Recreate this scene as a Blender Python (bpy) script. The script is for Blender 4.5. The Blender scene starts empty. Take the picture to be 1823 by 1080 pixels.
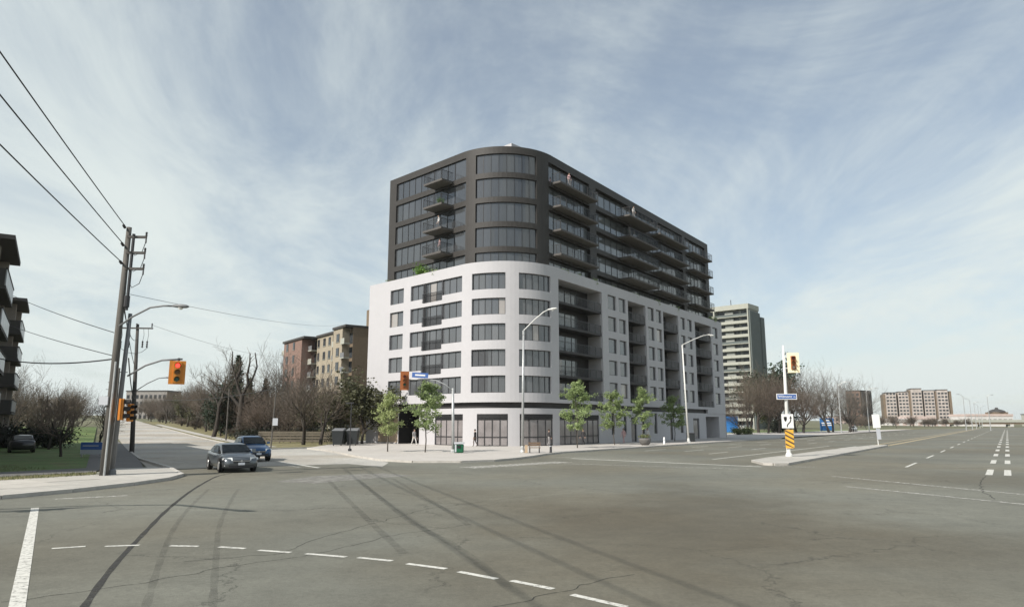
import bpy, bmesh, math, random
from mathutils import Vector, Matrix
R = math.radians
PI = math.pi
S = bpy.context.scene
col = S.collection

# ------------------------------------------------------------------ camera
cam = bpy.data.cameras.new('camera')
cam.sensor_width = 36.0
cam.lens = 1245.14 / 1823 * 36
cam.clip_start = 0.1
cam.clip_end = 8000
co = bpy.data.objects.new('camera', cam)
col.objects.link(co)
co.location = (0, 0, 2.5)
co.rotation_euler = (R(90 + 9.717), 0, 0)
S.camera = co

# ------------------------------------------------------------------ sky, sun, exposure
SUN_EL = R(40)
SX, SY = -0.769, -0.639                    # horizontal direction towards the sun
W = bpy.data.worlds.new('World')
S.world = W
W.use_nodes = True
nt = W.node_tree
for n in list(nt.nodes):
    nt.nodes.remove(n)
def N(tree, typ, **kw):
    n = tree.nodes.new(typ)
    for k, v in kw.items():
        setattr(n, k, v)
    return n
out = N(nt, 'ShaderNodeOutputWorld')
bg = N(nt, 'ShaderNodeBackground')
bg.inputs['Strength'].default_value = 0.082
sky = N(nt, 'ShaderNodeTexSky', sky_type='NISHITA')
sky.sun_disc = False
sky.sun_elevation = SUN_EL
sky.sun_rotation = math.atan2(SX, SY)
sky.air_density = 1.0
sky.dust_density = 0.7
sky.ozone_density = 1.2
tc = N(nt, 'ShaderNodeTexCoord')
sep = N(nt, 'ShaderNodeSeparateXYZ')
nt.links.new(tc.outputs['Generated'], sep.inputs[0])
def wmath(op, a, b=None, clamp=False):
    n = N(nt, 'ShaderNodeMath', operation=op)
    n.use_clamp = clamp
    for i, v in enumerate((a, b)):
        if v is None:
            continue
        if isinstance(v, (int, float)):
            n.inputs[i].default_value = v
        else:
            nt.links.new(v, n.inputs[i])
    return n.outputs[0]
zz = wmath('ADD', wmath('MAXIMUM', sep.outputs['Z'], 0.0), 0.16)
cxx = wmath('DIVIDE', sep.outputs['X'], zz)
cyy = wmath('DIVIDE', sep.outputs['Y'], zz)
comb = N(nt, 'ShaderNodeCombineXYZ')
nt.links.new(cxx, comb.inputs[0])
nt.links.new(cyy, comb.inputs[1])
def wnoise(rot, scl, scale, detail, rough, dist):
    mp = N(nt, 'ShaderNodeMapping')
    mp.inputs['Rotation'].default_value = (0, 0, rot)
    mp.inputs['Scale'].default_value = scl
    nt.links.new(comb.outputs[0], mp.inputs['Vector'])
    nz = N(nt, 'ShaderNodeTexNoise')
    nz.inputs['Scale'].default_value = scale
    nz.inputs['Detail'].default_value = detail
    nz.inputs['Roughness'].default_value = rough
    nz.inputs['Distortion'].default_value = dist
    nt.links.new(mp.outputs[0], nz.inputs['Vector'])
    return nz.outputs['Fac']
n1 = wnoise(R(-14), (1.3, 0.26, 1), 0.85, 9, 0.58, 0.7)     # long streaks one way
n2 = wnoise(R(24), (1.1, 0.22, 1), 0.8, 9, 0.6, 0.6)       # and the other
n3 = wnoise(R(10), (0.9, 0.6, 1), 1.1, 10, 0.66, 0.9)        # mottled patches
sm = wmath('ADD', wmath('MULTIPLY', n1, 0.45), wmath('MULTIPLY', n2, 0.36))
sm = wmath('ADD', sm, wmath('MULTIPLY', n3, 0.69))
cr = N(nt, 'ShaderNodeValToRGB')
cr.color_ramp.elements[0].position = 0.61
cr.color_ramp.elements[0].color = (0, 0, 0, 1)
cr.color_ramp.elements[1].position = 0.92
cr.color_ramp.elements[1].color = (1, 1, 1, 1)
cr.color_ramp.interpolation = 'EASE'
nt.links.new(sm, cr.inputs[0])
mixc = N(nt, 'ShaderNodeMix', data_type='RGBA')
veil = wmath('POWER', wmath('SUBTRACT', 1.0, wmath('MAXIMUM', sep.outputs['Z'], 0.0), True), 5.0)      # thin high cloud thickens towards the horizon
fac = wmath('ADD', wmath('MULTIPLY', cr.outputs[0], 0.60), wmath('ADD', 0.24, wmath('MULTIPLY', veil, 0.60)), True)
nt.links.new(fac, mixc.inputs['Factor'])
nt.links.new(sky.outputs[0], mixc.inputs['A'])
mixc.inputs['B'].default_value = (6.7, 7.3, 7.15, 1)
nt.links.new(mixc.outputs['Result'], bg.inputs['Color'])
nt.links.new(bg.outputs[0], out.inputs[0])

sl = bpy.data.lights.new('sun', 'SUN')
sl.energy = 4.1
sl.angle = R(0.53)
sl.color = (1.0, 0.94, 0.86)
so = bpy.data.objects.new('sun', sl)
col.objects.link(so)
sd = Vector((SX * math.cos(SUN_EL), SY * math.cos(SUN_EL), math.sin(SUN_EL)))
so.rotation_euler = sd.to_track_quat('Z', 'Y').to_euler()
so.location = (-40, 10, 60)

S.render.engine = 'CYCLES'
S.view_settings.view_transform = 'Standard'
S.view_settings.look = 'None'
S.view_settings.gamma = 1.0
S.view_settings.exposure = 0.5
S.view_settings.use_curve_mapping = False
S.render.resolution_x, S.render.resolution_y = 1024, 606

# ------------------------------------------------------------------ materials
MAT = {}
def mat(name, base, rough=0.7, var=0.12, scale=3.0, metal=0.0, ior=1.45, var2=0.0, scale2=0.3, tint=None,
        bump=0.0, bscale=40.0, objrand=0.0, emit=None, stretch=None, randcol=None, alpha=None, coat=0.0):
    m = bpy.data.materials.new(name)
    m.use_nodes = True
    t = m.node_tree
    b = t.nodes['Principled BSDF']
    b.inputs['Roughness'].default_value = rough
    b.inputs['Metallic'].default_value = metal
    b.inputs['IOR'].default_value = ior
    if coat:
        b.inputs['Coat Weight'].default_value = coat
        b.inputs['Coat Roughness'].default_value = 0.05
    tcn = N(t, 'ShaderNodeTexCoord')
    src = tcn.outputs['Object']
    if stretch:
        mp = N(t, 'ShaderNodeMapping')
        mp.inputs['Scale'].default_value = stretch
        t.links.new(src, mp.inputs['Vector'])
        src = mp.outputs[0]
    def noise(sc, det=5, ro=0.6):
        n = N(t, 'ShaderNodeTexNoise')
        n.inputs['Scale'].default_value = sc
        n.inputs['Detail'].default_value = det
        n.inputs['Roughness'].default_value = ro
        t.links.new(src, n.inputs['Vector'])
        return n.outputs['Fac']
    def mul(colsock, fac, amt):
        mr = N(t, 'ShaderNodeMapRange')
        mr.inputs['From Min'].default_value = 0.25
        mr.inputs['From Max'].default_value = 0.75
        mr.inputs['To Min'].default_value = 1 - amt
        mr.inputs['To Max'].default_value = 1 + amt
        t.links.new(fac, mr.inputs['Value'])
        v = N(t, 'ShaderNodeVectorMath', operation='SCALE')
        t.links.new(colsock, v.inputs[0])
        t.links.new(mr.outputs[0], v.inputs['Scale'])
        return v.outputs[0]
    rgb = N(t, 'ShaderNodeRGB')
    rgb.outputs[0].default_value = (*base, 1)
    c = rgb.outputs[0]
    if randcol:
        oi = N(t, 'ShaderNodeObjectInfo')
        mx = N(t, 'ShaderNodeMix', data_type='RGBA')
        rp = N(t, 'ShaderNodeMapRange')
        rp.inputs['From Min'].default_value = randcol[1]
        rp.inputs['From Max'].default_value = min(1.0, randcol[1] + 0.06)
        t.links.new(oi.outputs['Random'], rp.inputs['Value'])
        t.links.new(rp.outputs[0], mx.inputs['Factor'])
        t.links.new(c, mx.inputs['A'])
        mx.inputs['B'].default_value = (*randcol[0], 1)
        c = mx.outputs['Result']
    if tint:
        mx = N(t, 'ShaderNodeMix', data_type='RGBA')
        rp = N(t, 'ShaderNodeMapRange')
        rp.inputs['From Min'].default_value = 0.42
        rp.inputs['From Max'].default_value = 0.62
        t.links.new(noise(tint[1], 4, 0.6), rp.inputs['Value'])
        t.links.new(rp.outputs[0], mx.inputs['Factor'])
        t.links.new(c, mx.inputs['A'])
        mx.inputs['B'].default_value = (*tint[0], 1)
        c = mx.outputs['Result']
    if var:
        c = mul(c, noise(scale), var)
    if var2:
        c = mul(c, noise(scale2, 3), var2)
    if objrand:
        oi = N(t, 'ShaderNodeObjectInfo')
        mr = N(t, 'ShaderNodeMapRange')
        mr.inputs['To Min'].default_value = 1 - objrand
        mr.inputs['To Max'].default_value = 1 + objrand
        t.links.new(oi.outputs['Random'], mr.inputs['Value'])
        v = N(t, 'ShaderNodeVectorMath', operation='SCALE')
        t.links.new(c, v.inputs[0])
        t.links.new(mr.outputs[0], v.inputs['Scale'])
        c = v.outputs[0]
    t.links.new(c, b.inputs['Base Color'])
    if bump:
        bp = N(t, 'ShaderNodeBump')
        bp.inputs['Strength'].default_value = bump
        bp.inputs['Distance'].default_value = 0.02
        t.links.new(noise(bscale, 6, 0.7), bp.inputs['Height'])
        t.links.new(bp.outputs[0], b.inputs['Normal'])
    if emit:
        b.inputs['Emission Color'].default_value = (*emit[0], 1)
        b.inputs['Emission Strength'].default_value = emit[1]
    if alpha:                                   # worn paint / scuffed marks: holes that follow a noise
        rp = N(t, 'ShaderNodeMapRange')
        rp.inputs['From Min'].default_value = alpha[1]
        rp.inputs['From Max'].default_value = alpha[2]
        rp.inputs['To Min'].default_value = alpha[3]
        rp.inputs['To Max'].default_value = alpha[4]
        t.links.new(noise(alpha[0], 6, 0.75), rp.inputs['Value'])
        t.links.new(rp.outputs[0], b.inputs['Alpha'])
    MAT[name] = m
    return m

mat('podium_white', (0.452, 0.445, 0.458), 0.75, 0.03, 1.3, var2=0.03, scale2=0.15)
mat('tower_dark', (0.034, 0.031, 0.028), 0.6, 0.08, 1.5, var2=0.06, scale2=0.2)
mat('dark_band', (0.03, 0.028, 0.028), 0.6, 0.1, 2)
mat('frame_dark', (0.03, 0.03, 0.032), 0.45, 0.08, 3)
mat('glass_pod', (0.095, 0.10, 0.107), 0.07, 0.06, 0.7, ior=1.9, objrand=0.18, randcol=((0.27, 0.25, 0.235), 0.9))
mat('glass_tower', (0.05, 0.054, 0.058), 0.07, 0.06, 0.7, ior=1.9, objrand=0.2)
mat('glass_bay', (0.10, 0.11, 0.115), 0.06, 0.2, 0.9, ior=1.9, objrand=0.3)
mat('glass_shop', (0.24, 0.222, 0.222), 0.08, 0.22, 0.8, ior=1.6, objrand=0.1)
mat('glass_rail', (0.05, 0.054, 0.058), 0.05, 0.05, 1, ior=1.25)
MAT['glass_rail'].node_tree.nodes['Principled BSDF'].inputs['Alpha'].default_value = 0.13
mat('recess_wall', (0.36, 0.345, 0.345), 0.8, 0.05, 1)
mat('soffit', (0.15, 0.14, 0.128), 0.8, 0.06, 1)
mat('slab_dark', (0.085, 0.079, 0.074), 0.75, 0.06, 1)
mat('tan_panel', (0.50, 0.40, 0.29), 0.8, 0.05, 2)
mat('garage_dark', (0.012, 0.012, 0.013), 0.6, 0.1, 2)
mat('white_metal', (0.72, 0.71, 0.69), 0.45, 0.04, 4)
mat('galv', (0.42, 0.43, 0.43), 0.45, 0.12, 6, metal=0.35)
mat('galv_white', (0.66, 0.66, 0.63), 0.5, 0.1, 5)
mat('grey_metal', (0.16, 0.165, 0.17), 0.5, 0.12, 5)
mat('dark_metal', (0.035, 0.035, 0.038), 0.5, 0.1, 5)
mat('wood_pole', (0.105, 0.098, 0.088), 0.9, 0.35, 9, stretch=(1, 1, 0.06), bump=0.4, bscale=20)
mat('wood_pole_dark', (0.075, 0.07, 0.065), 0.9, 0.3, 9, stretch=(1, 1, 0.06))
mat('cable', (0.02, 0.02, 0.021), 0.6, 0.0)
mat('signal_yellow', (0.62, 0.24, 0.035), 0.5, 0.08, 4)
mat('signal_pale', (0.85, 0.74, 0.50), 0.5, 0.06, 4)
mat('signal_dark', (0.02, 0.018, 0.016), 0.6, 0.0)
mat('signal_amber', (0.30, 0.10, 0.03), 0.5, 0.1, 6)
mat('lens_red_on', (0.8, 0.06, 0.04), 0.3, 0.0, emit=((1.0, 0.06, 0.04), 1.6))
mat('lens_red', (0.22, 0.03, 0.02), 0.25, 0.0)
mat('lens_amber', (0.30, 0.13, 0.02), 0.25, 0.0)
mat('lens_green', (0.02, 0.12, 0.08), 0.25, 0.0)
mat('lens_pale', (0.75, 0.72, 0.62), 0.25, 0.0)
mat('sign_blue', (0.06, 0.13, 0.36), 0.5, 0.05, 3)
mat('sign_bluebright', (0.03, 0.16, 0.42), 0.5, 0.06, 2)
mat('sign_white', (0.80, 0.80, 0.77), 0.5, 0.03, 3)
mat('sign_black', (0.015, 0.015, 0.015), 0.5, 0.0)
mat('sign_grey', (0.45, 0.47, 0.50), 0.5, 0.05, 3)
mat('hazard_yellow', (0.78, 0.42, 0.06), 0.5, 0.05, 5)
mat('hazard_dark', (0.10, 0.075, 0.05), 0.5, 0.05, 5)
mat('concrete', (0.40, 0.385, 0.35), 0.85, 0.14, 2.2, var2=0.12, scale2=0.25, bump=0.25, bscale=30)
mat('concrete_slab', (0.43, 0.41, 0.37), 0.85, 0.12, 2.2, objrand=0.08, bump=0.25, bscale=30)
mat('concrete_kerb', (0.44, 0.42, 0.385), 0.85, 0.16, 3, var2=0.1, scale2=0.6)
mat('plaza', (0.44, 0.415, 0.385), 0.85, 0.07, 1.5, var2=0.08, scale2=0.2)
mat('path_asphalt', (0.13, 0.125, 0.12), 0.9, 0.14, 3, var2=0.1, scale2=0.4)
mat('grass', (0.085, 0.15, 0.035), 0.9, 0.3, 5, var2=0.25, scale2=0.35, tint=((0.12, 0.135, 0.045), 0.6), bump=0.5, bscale=18)
mat('grass_dry', (0.15, 0.14, 0.06), 0.9, 0.3, 6, var2=0.2, scale2=0.5, tint=((0.21, 0.18, 0.10), 1.2), bump=0.5, bscale=18)
mat('grass_blade', (0.10, 0.115, 0.045), 0.8, 0.3, 0.8, var2=0.2, scale2=0.3)
mat('earth', (0.135, 0.125, 0.075), 0.95, 0.25, 0.08, var2=0.25, scale2=0.012, tint=((0.09, 0.10, 0.045), 0.03))
mat('paint', (0.56, 0.555, 0.51), 0.8, 0.12, 5, alpha=(9.0, 0.32, 0.50, 0.2, 1.0))
mat('paint_worn', (0.55, 0.54, 0.50), 0.8, 0.1, 5, alpha=(5.0, 0.40, 0.62, 0.05, 0.8))
mat('paint_yellow', (0.52, 0.43, 0.27), 0.8, 0.1, 5, alpha=(6.0, 0.30, 0.58, 0.2, 0.9))
mat('tar', (0.035, 0.034, 0.032), 0.85, 0.1, 4, alpha=(2.2, 0.30, 0.56, 0.25, 0.9))
mat('skid', (0.055, 0.053, 0.05), 0.85, 0.1, 4, alpha=(1.4, 0.30, 0.72, 0.02, 0.26))
mat('patch', (0.22, 0.215, 0.195), 0.9, 0.12, 3, alpha=(1.5, 0.25, 0.6, 0.4, 0.95))
mat('brick_tan', (0.31, 0.27, 0.205), 0.85, 0.14, 3, var2=0.08, scale2=0.3)
mat('brick_brown', (0.165, 0.125, 0.085), 0.85, 0.14, 3)
mat('brick_red', (0.21, 0.135, 0.108), 0.85, 0.14, 3)
mat('brick_pink', (0.40, 0.355, 0.325), 0.85, 0.2, 0.4, var2=0.1, scale2=0.1)
mat('roof_dark', (0.05, 0.047, 0.045), 0.8, 0.1, 2)
mat('glass_far', (0.035, 0.04, 0.045), 0.15, 0.1, 1, objrand=0.35)
mat('cream_slab', (0.345, 0.35, 0.305), 0.8, 0.08, 1)
mat('cream_wall', (0.25, 0.26, 0.24), 0.8, 0.1, 1)
mat('green_grey', (0.10, 0.118, 0.114), 0.8, 0.08, 1)
mat('apt_dark', (0.055, 0.052, 0.048), 0.8, 0.1, 1)
mat('apt_wall', (0.30, 0.27, 0.235), 0.85, 0.12, 2)
mat('apt_panel', (0.30, 0.32, 0.33), 0.3, 0.12, 2)
mat('apt_far', (0.25, 0.235, 0.22), 0.85, 0.12, 1)
mat('bark', (0.045, 0.038, 0.032), 0.95, 0.3, 6)
mat('bark_grey', (0.085, 0.075, 0.065), 0.95, 0.3, 6)
mat('twig', (0.115, 0.094, 0.072), 0.95, 0.25, 1.2, objrand=0.2)
mat('twig_red', (0.125, 0.098, 0.078), 0.95, 0.25, 1.2, objrand=0.2)
mat('twig_grey', (0.15, 0.135, 0.115), 0.95, 0.2, 1.2, objrand=0.15)
def leafmat(name, base, trans=0.35):
    m = mat(name, base, 0.6, 0.35, 1.1, objrand=0.12)
    t = m.node_tree
    b = t.nodes['Principled BSDF']
    tr = N(t, 'ShaderNodeBsdfTranslucent')
    t.links.new(b.inputs['Base Color'].links[0].from_socket, tr.inputs['Color'])
    mx = N(t, 'ShaderNodeMixShader')
    mx.inputs[0].default_value = trans
    t.links.new(b.outputs[0], mx.inputs[1])
    t.links.new(tr.outputs[0], mx.inputs[2])
    t.links.new(mx.outputs[0], t.nodes['Material Output'].inputs[0])
leafmat('leaf_street', (0.29, 0.37, 0.16))
leafmat('leaf_pale', (0.33, 0.38, 0.17))
leafmat('needle', (0.028, 0.048, 0.026), 0.15)
leafmat('needle_olive', (0.085, 0.088, 0.042), 0.2)
leafmat('leaf_bright', (0.14, 0.26, 0.04))
leafmat('hedge_leaf', (0.022, 0.028, 0.016), 0.1)
leafmat('bush_leaf', (0.13, 0.15, 0.06), 0.2)
mat('bin_green', (0.008, 0.10, 0.045), 0.45, 0.1, 5)
mat('bin_dark', (0.02, 0.024, 0.026), 0.5, 0.1, 5)
mat('planter', (0.13, 0.125, 0.12), 0.8, 0.15, 5)
mat('car_grey', (0.115, 0.128, 0.14), 0.3, 0.0, metal=0.5, coat=0.6)
mat('car_blue', (0.018, 0.065, 0.155), 0.3, 0.0, metal=0.4, coat=0.6)
mat('car_white', (0.62, 0.62, 0.60), 0.3, 0.0, coat=0.6)
mat('car_black', (0.02, 0.02, 0.022), 0.3, 0.0, coat=0.6)
mat('car_glass', (0.010, 0.013, 0.015), 0.12, 0.0, ior=1.3)
mat('tyre', (0.016, 0.016, 0.016), 0.8, 0.0)
mat('rim', (0.45, 0.45, 0.44), 0.35, 0.0, metal=0.6)
mat('headlight', (0.75, 0.76, 0.74), 0.08, 0.0, metal=0.3, ior=1.8)
mat('plate', (0.62, 0.65, 0.70), 0.5, 0.1, 20)
mat('skin', (0.42, 0.27, 0.20), 0.6, 0.05, 10)
mat('hair', (0.03, 0.022, 0.016), 0.7, 0.1, 10)
for nm, c in dict(cloth_white=(0.66, 0.64, 0.62), cloth_grey=(0.28, 0.27, 0.27), cloth_dark=(0.035, 0.033, 0.035), cloth_pink=(0.55, 0.36, 0.36),
                  cloth_brown=(0.11, 0.085, 0.075), cloth_jean=(0.10, 0.12, 0.17)).items():
    mat(nm, c, 0.85, 0.12, 8)
mat('bench_wood', (0.16, 0.11, 0.075), 0.8, 0.2, 8)
mat('hydrant_tan', (0.44, 0.33, 0.22), 0.6, 0.1, 5)
mat('silver_roof', (0.50, 0.50, 0.50), 0.5, 0.1, 0.5)
mat('far_white', (0.60, 0.58, 0.56), 0.8, 0.1, 0.3)
mat('far_pink', (0.52, 0.42, 0.38), 0.8, 0.12, 0.3)
mat('fence_wood', (0.12, 0.105, 0.08), 0.9, 0.2, 3)

def asphalt(name, base, crack):
    m = bpy.data.materials.new(name)
    m.use_nodes = True
    t = m.node_tree
    b = t.nodes['Principled BSDF']
    b.inputs['Roughness'].default_value = 0.88
    tcn = N(t, 'ShaderNodeTexCoord')
    def noise(sc, det, ro, dist=0.0):
        n = N(t, 'ShaderNodeTexNoise')
        n.inputs['Scale'].default_value = sc
        n.inputs['Detail'].default_value = det
        n.inputs['Roughness'].default_value = ro
        n.inputs['Distortion'].default_value = dist
        t.links.new(tcn.outputs['Object'], n.inputs['Vector'])
        return n
    def rng(sock, a, bb, c, d):
        mr = N(t, 'ShaderNodeMapRange')
        for k, v in zip(('From Min', 'From Max', 'To Min', 'To Max'), (a, bb, c, d)):
            mr.inputs[k].default_value = v
        t.links.new(sock, mr.inputs['Value'])
        return mr.outputs[0]
    def mult(a, bb):
        n = N(t, 'ShaderNodeMath', operation='MULTIPLY')
        t.links.new(a, n.inputs[0])
        t.links.new(bb, n.inputs[1])
        return n.outputs[0]
    speck = mult(rng(noise(48, 4, 0.9).outputs['Fac'], 0.3, 0.7, 0.66, 1.34), rng(noise(9, 6, 0.9).outputs['Fac'], 0.3, 0.7, 0.74, 1.26))
    mid = rng(noise(1.3, 6, 0.7).outputs['Fac'], 0.3, 0.7, 0.86, 1.14)
    big = rng(noise(0.11, 3, 0.5).outputs['Fac'], 0.35, 0.65, 0.82, 1.12)
    # cracks: warped voronoi edges, only inside some areas
    wn = noise(1.1, 5, 0.7)
    ad = N(t, 'ShaderNodeVectorMath', operation='MULTIPLY_ADD')
    t.links.new(wn.outputs['Color'], ad.inputs[0])
    ad.inputs[1].default_value = (1.6, 1.6, 0)
    t.links.new(tcn.outputs['Object'], ad.inputs[2])
    vo = N(t, 'ShaderNodeTexVoronoi', feature='DISTANCE_TO_EDGE')
    vo.inputs['Scale'].default_value = 0.17
    t.links.new(ad.outputs[0], vo.inputs['Vector'])
    line = rng(vo.outputs['Distance'], 0.0, 0.006, 1.0, 0.0)
    area = rng(noise(0.3, 3, 0.6).outputs['Fac'], 0.45, 0.56, 0.0, crack)
    ck = rng(mult(line, area), 0, 1, 1.0, 0.35)
    vo2 = N(t, 'ShaderNodeTexVoronoi', feature='DISTANCE_TO_EDGE')
    vo2.inputs['Scale'].default_value = 0.9
    t.links.new(ad.outputs[0], vo2.inputs['Vector'])
    area2 = rng(noise(0.22, 4, 0.7).outputs['Fac'], 0.55, 0.66, 0.0, crack)
    ck = mult(ck, rng(mult(rng(vo2.outputs['Distance'], 0.0, 0.02, 1.0, 0.0), area2), 0, 1, 1.0, 0.5))
    v = mult(mult(mult(speck, mid), big), ck)
    rgb = N(t, 'ShaderNodeMix', data_type='RGBA')
    rgb.inputs['A'].default_value = (*base, 1)
    rgb.inputs['B'].default_value = (base[0] * 0.93, base[1] * 0.87, base[2] * 0.80, 1)
    t.links.new(rng(noise(0.07, 2, 0.5).outputs['Fac'], 0.42, 0.58, 0, 1), rgb.inputs['Factor'])
    sc = N(t, 'ShaderNodeVectorMath', operation='SCALE')
    t.links.new(rgb.outputs['Result'], sc.inputs[0])
    t.links.new(v, sc.inputs['Scale'])
    # one broad, soft-edged patch, tinted darker and browner, in the middle of the junction
    mp = N(t, 'ShaderNodeMapping', vector_type='TEXTURE')
    mp.inputs['Location'].default_value = (4.2, 18.5, 0); mp.inputs['Rotation'].default_value = (0, 0, R(-22)); mp.inputs['Scale'].default_value = (5.6, 10.5, 1)
    t.links.new(tcn.outputs['Object'], mp.inputs['Vector'])
    ln = N(t, 'ShaderNodeVectorMath', operation='LENGTH'); t.links.new(mp.outputs[0], ln.inputs[0])
    av = N(t, 'ShaderNodeMath', operation='ADD'); t.links.new(ln.outputs['Value'], av.inputs[0]); t.links.new(rng(noise(0.25, 4, 0.6).outputs['Fac'], 0.2, 0.8, -0.5, 0.5), av.inputs[1])
    st2 = N(t, 'ShaderNodeMix', data_type='RGBA', blend_type='MULTIPLY')
    t.links.new(rng(av.outputs[0], 0.45, 1.15, 0.8, 0.0), st2.inputs['Factor'])
    t.links.new(sc.outputs[0], st2.inputs['A']); st2.inputs['B'].default_value = (0.66, 0.60, 0.53, 1)
    t.links.new(st2.outputs['Result'], b.inputs['Base Color'])
    bp = N(t, 'ShaderNodeBump')
    bp.inputs['Strength'].default_value = 0.5
    bp.inputs['Distance'].default_value = 0.015
    t.links.new(noise(70, 4, 0.8).outputs['Fac'], bp.inputs['Height'])
    t.links.new(bp.outputs[0], b.inputs['Normal'])
    MAT[name] = m
asphalt('asphalt', (0.145, 0.146, 0.120), 0.8)
asphalt('asphalt_old', (0.38, 0.37, 0.34), 0.8)

# ------------------------------------------------------------------ object helpers
ORG = {}
def tag(o, label=None, cat=None, group=None, kind=None):
    if label: o['label'] = label
    if cat: o['category'] = cat
    if group: o['group'] = group
    if kind: o['kind'] = kind
    return o
def empty(name, loc=(0, 0, 0), rz=0.0, label=None, cat=None, group=None):
    o = bpy.data.objects.new(name, None)
    o.empty_display_size = 0.3
    col.objects.link(o)
    o.location = loc
    o.rotation_euler = (0, 0, rz)
    ORG[o.name] = Vector(loc)
    return tag(o, label, cat, group)
def parent_org(p):
    return ORG.get(p.name, Vector((0, 0, 0))) if p else Vector((0, 0, 0))

class MB:
    """collects faces, then becomes one mesh object"""
    def __init__(s):
        s.v = []; s.f = []; s.m = []; s.cur = 0
    def face(s, pts):
        k = len(s.v)
        s.v.extend([tuple(p) for p in pts])
        s.f.append(tuple(range(k, k + len(pts))))
        s.m.append(s.cur)
    def add(s, vs, fs):
        k = len(s.v)
        s.v.extend([tuple(p) for p in vs])
        for f in fs:
            s.f.append(tuple(k + i for i in f)); s.m.append(s.cur)
        return s
    def hexa(s, b, t):                       # bottom 4, top 4 (same order)
        return s.add(list(b) + list(t), [(3, 2, 1, 0), (4, 5, 6, 7), (0, 1, 5, 4), (1, 2, 6, 5), (2, 3, 7, 6), (3, 0, 4, 7)])
    def box(s, x0, x1, y0, y1, z0, z1):
        return s.hexa([(x0, y0, z0), (x1, y0, z0), (x1, y1, z0), (x0, y1, z0)], [(x0, y0, z1), (x1, y0, z1), (x1, y1, z1), (x0, y1, z1)])
    def obox(s, c, ax, ay, hx, hy, z0, z1):   # oriented box; ax, ay unit 2-vectors
        def p(a, b, z): return (c[0] + ax[0] * a + ay[0] * b, c[1] + ax[1] * a + ay[1] * b, z)
        return s.hexa([p(-hx, -hy, z0), p(hx, -hy, z0), p(hx, hy, z0), p(-hx, hy, z0)], [p(-hx, -hy, z1), p(hx, -hy, z1), p(hx, hy, z1), p(-hx, hy, z1)])
    def bar(s, a, b, w, h=None):              # box beam from a to b
        a, b = Vector(a), Vector(b)
        h = h or w
        d = (b - a).normalized()
        up = Vector((0, 0, 1)) if abs(d.z) < 0.95 else Vector((0, 1, 0))
        x = d.cross(up).normalized() * (w / 2)
        y = x.cross(d).normalized() * (h / 2)
        return s.hexa([a - x - y, a + x - y, a + x + y, a - x + y], [b - x - y, b + x - y, b + x + y, b - x + y])
    def tube(s, pts, rad, n=8, cap=True):
        pts = [Vector(p) for p in pts]
        if isinstance(rad, (int, float)): rad = [rad] * len(pts)
        vs = []; fs = []
        prev = None
        for i, p in enumerate(pts):
            d = (pts[min(i + 1, len(pts) - 1)] - pts[max(i - 1, 0)])
            if d.length < 1e-9: d = Vector((0, 0, 1))
            d.normalize()
            if prev is None:
                x = d.cross(Vector((0.31, 0.95, 0.05)) if abs(d.z) > 0.9 else Vector((0, 0, 1))).normalized()
            else:
                x = (prev - d * prev.dot(d)).normalized()
            prev = x
            y = d.cross(x)
            for k in range(n):
                a = 2 * PI * k / n
                vs.append(p + (x * math.cos(a) + y * math.sin(a)) * rad[i])
        for i in range(len(pts) - 1):
            for k in range(n):
                fs.append((i * n + k, i * n + (k + 1) % n, (i + 1) * n + (k + 1) % n, (i + 1) * n + k))
        if cap:
            fs.append(tuple(range(n - 1, -1, -1)))
            fs.append(tuple((len(pts) - 1) * n + k for k in range(n)))
        return s.add(vs, fs)
    def lathe(s, prof, n=16, c=(0, 0, 0)):
        vs = []; fs = []
        for r, z in prof:
            for k in range(n):
                a = 2 * PI * k / n
                vs.append((c[0] + r * math.cos(a), c[1] + r * math.sin(a), c[2] + z))
        for i in range(len(prof) - 1):
            for k in range(n):
                fs.append((i * n + k, i * n + (k + 1) % n, (i + 1) * n + (k + 1) % n, (i + 1) * n + k))
        fs.append(tuple(range(n - 1, -1, -1)))
        fs.append(tuple((len(prof) - 1) * n + k for k in range(n)))
        return s.add(vs, fs)
    def prism(s, poly, z0, z1):
        n = len(poly)
        vs = [(x, y, z0) for x, y in poly] + [(x, y, z1) for x, y in poly]
        fs = [tuple(range(n - 1, -1, -1)), tuple(range(n, 2 * n))] + [(i, (i + 1) % n, n + (i + 1) % n, n + i) for i in range(n)]
        return s.add(vs, fs)
    def build(s, name, material, parent=None, smooth=False, label=None, cat=None, group=None, kind=None, loc=None):
        me = bpy.data.meshes.new(name)
        og = parent_org(parent)
        if parent is None and loc is not None: og = Vector(loc)
        me.from_pydata([(v[0] - og.x, v[1] - og.y, v[2] - og.z) for v in s.v], [], s.f)
        ms = material if isinstance(material, (list, tuple)) else [material]
        for q in ms: me.materials.append(MAT[q])
        if len(ms) > 1: me.polygons.foreach_set('material_index', s.m)
        if smooth: me.polygons.foreach_set('use_smooth', [True] * len(me.polygons))
        me.update()
        o = bpy.data.objects.new(name, me)
        col.objects.link(o)
        if parent:
            o.parent = parent
            ORG[o.name] = og
        else:
            if loc is not None: o.location = loc
            ORG[o.name] = og
        return tag(o, label, cat, group, kind)
def fixn(o):
    bm = bmesh.new(); bm.from_mesh(o.data)
    bmesh.ops.recalc_face_normals(bm, faces=bm.faces)
    bm.to_mesh(o.data); bm.free()
    return o
def kids(o): return [c for c in bpy.data.objects if c.parent == o]
CH = {}
def copy_tree(o, parent=None, cache=None):
    c = o.copy(); col.objects.link(c); c.parent = parent
    if o.name not in CH: CH[o.name] = kids(o)
    ORG[c.name] = ORG.get(o.name, Vector((0, 0, 0)))
    for k in CH[o.name]: copy_tree(k, c)
    return c
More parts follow.
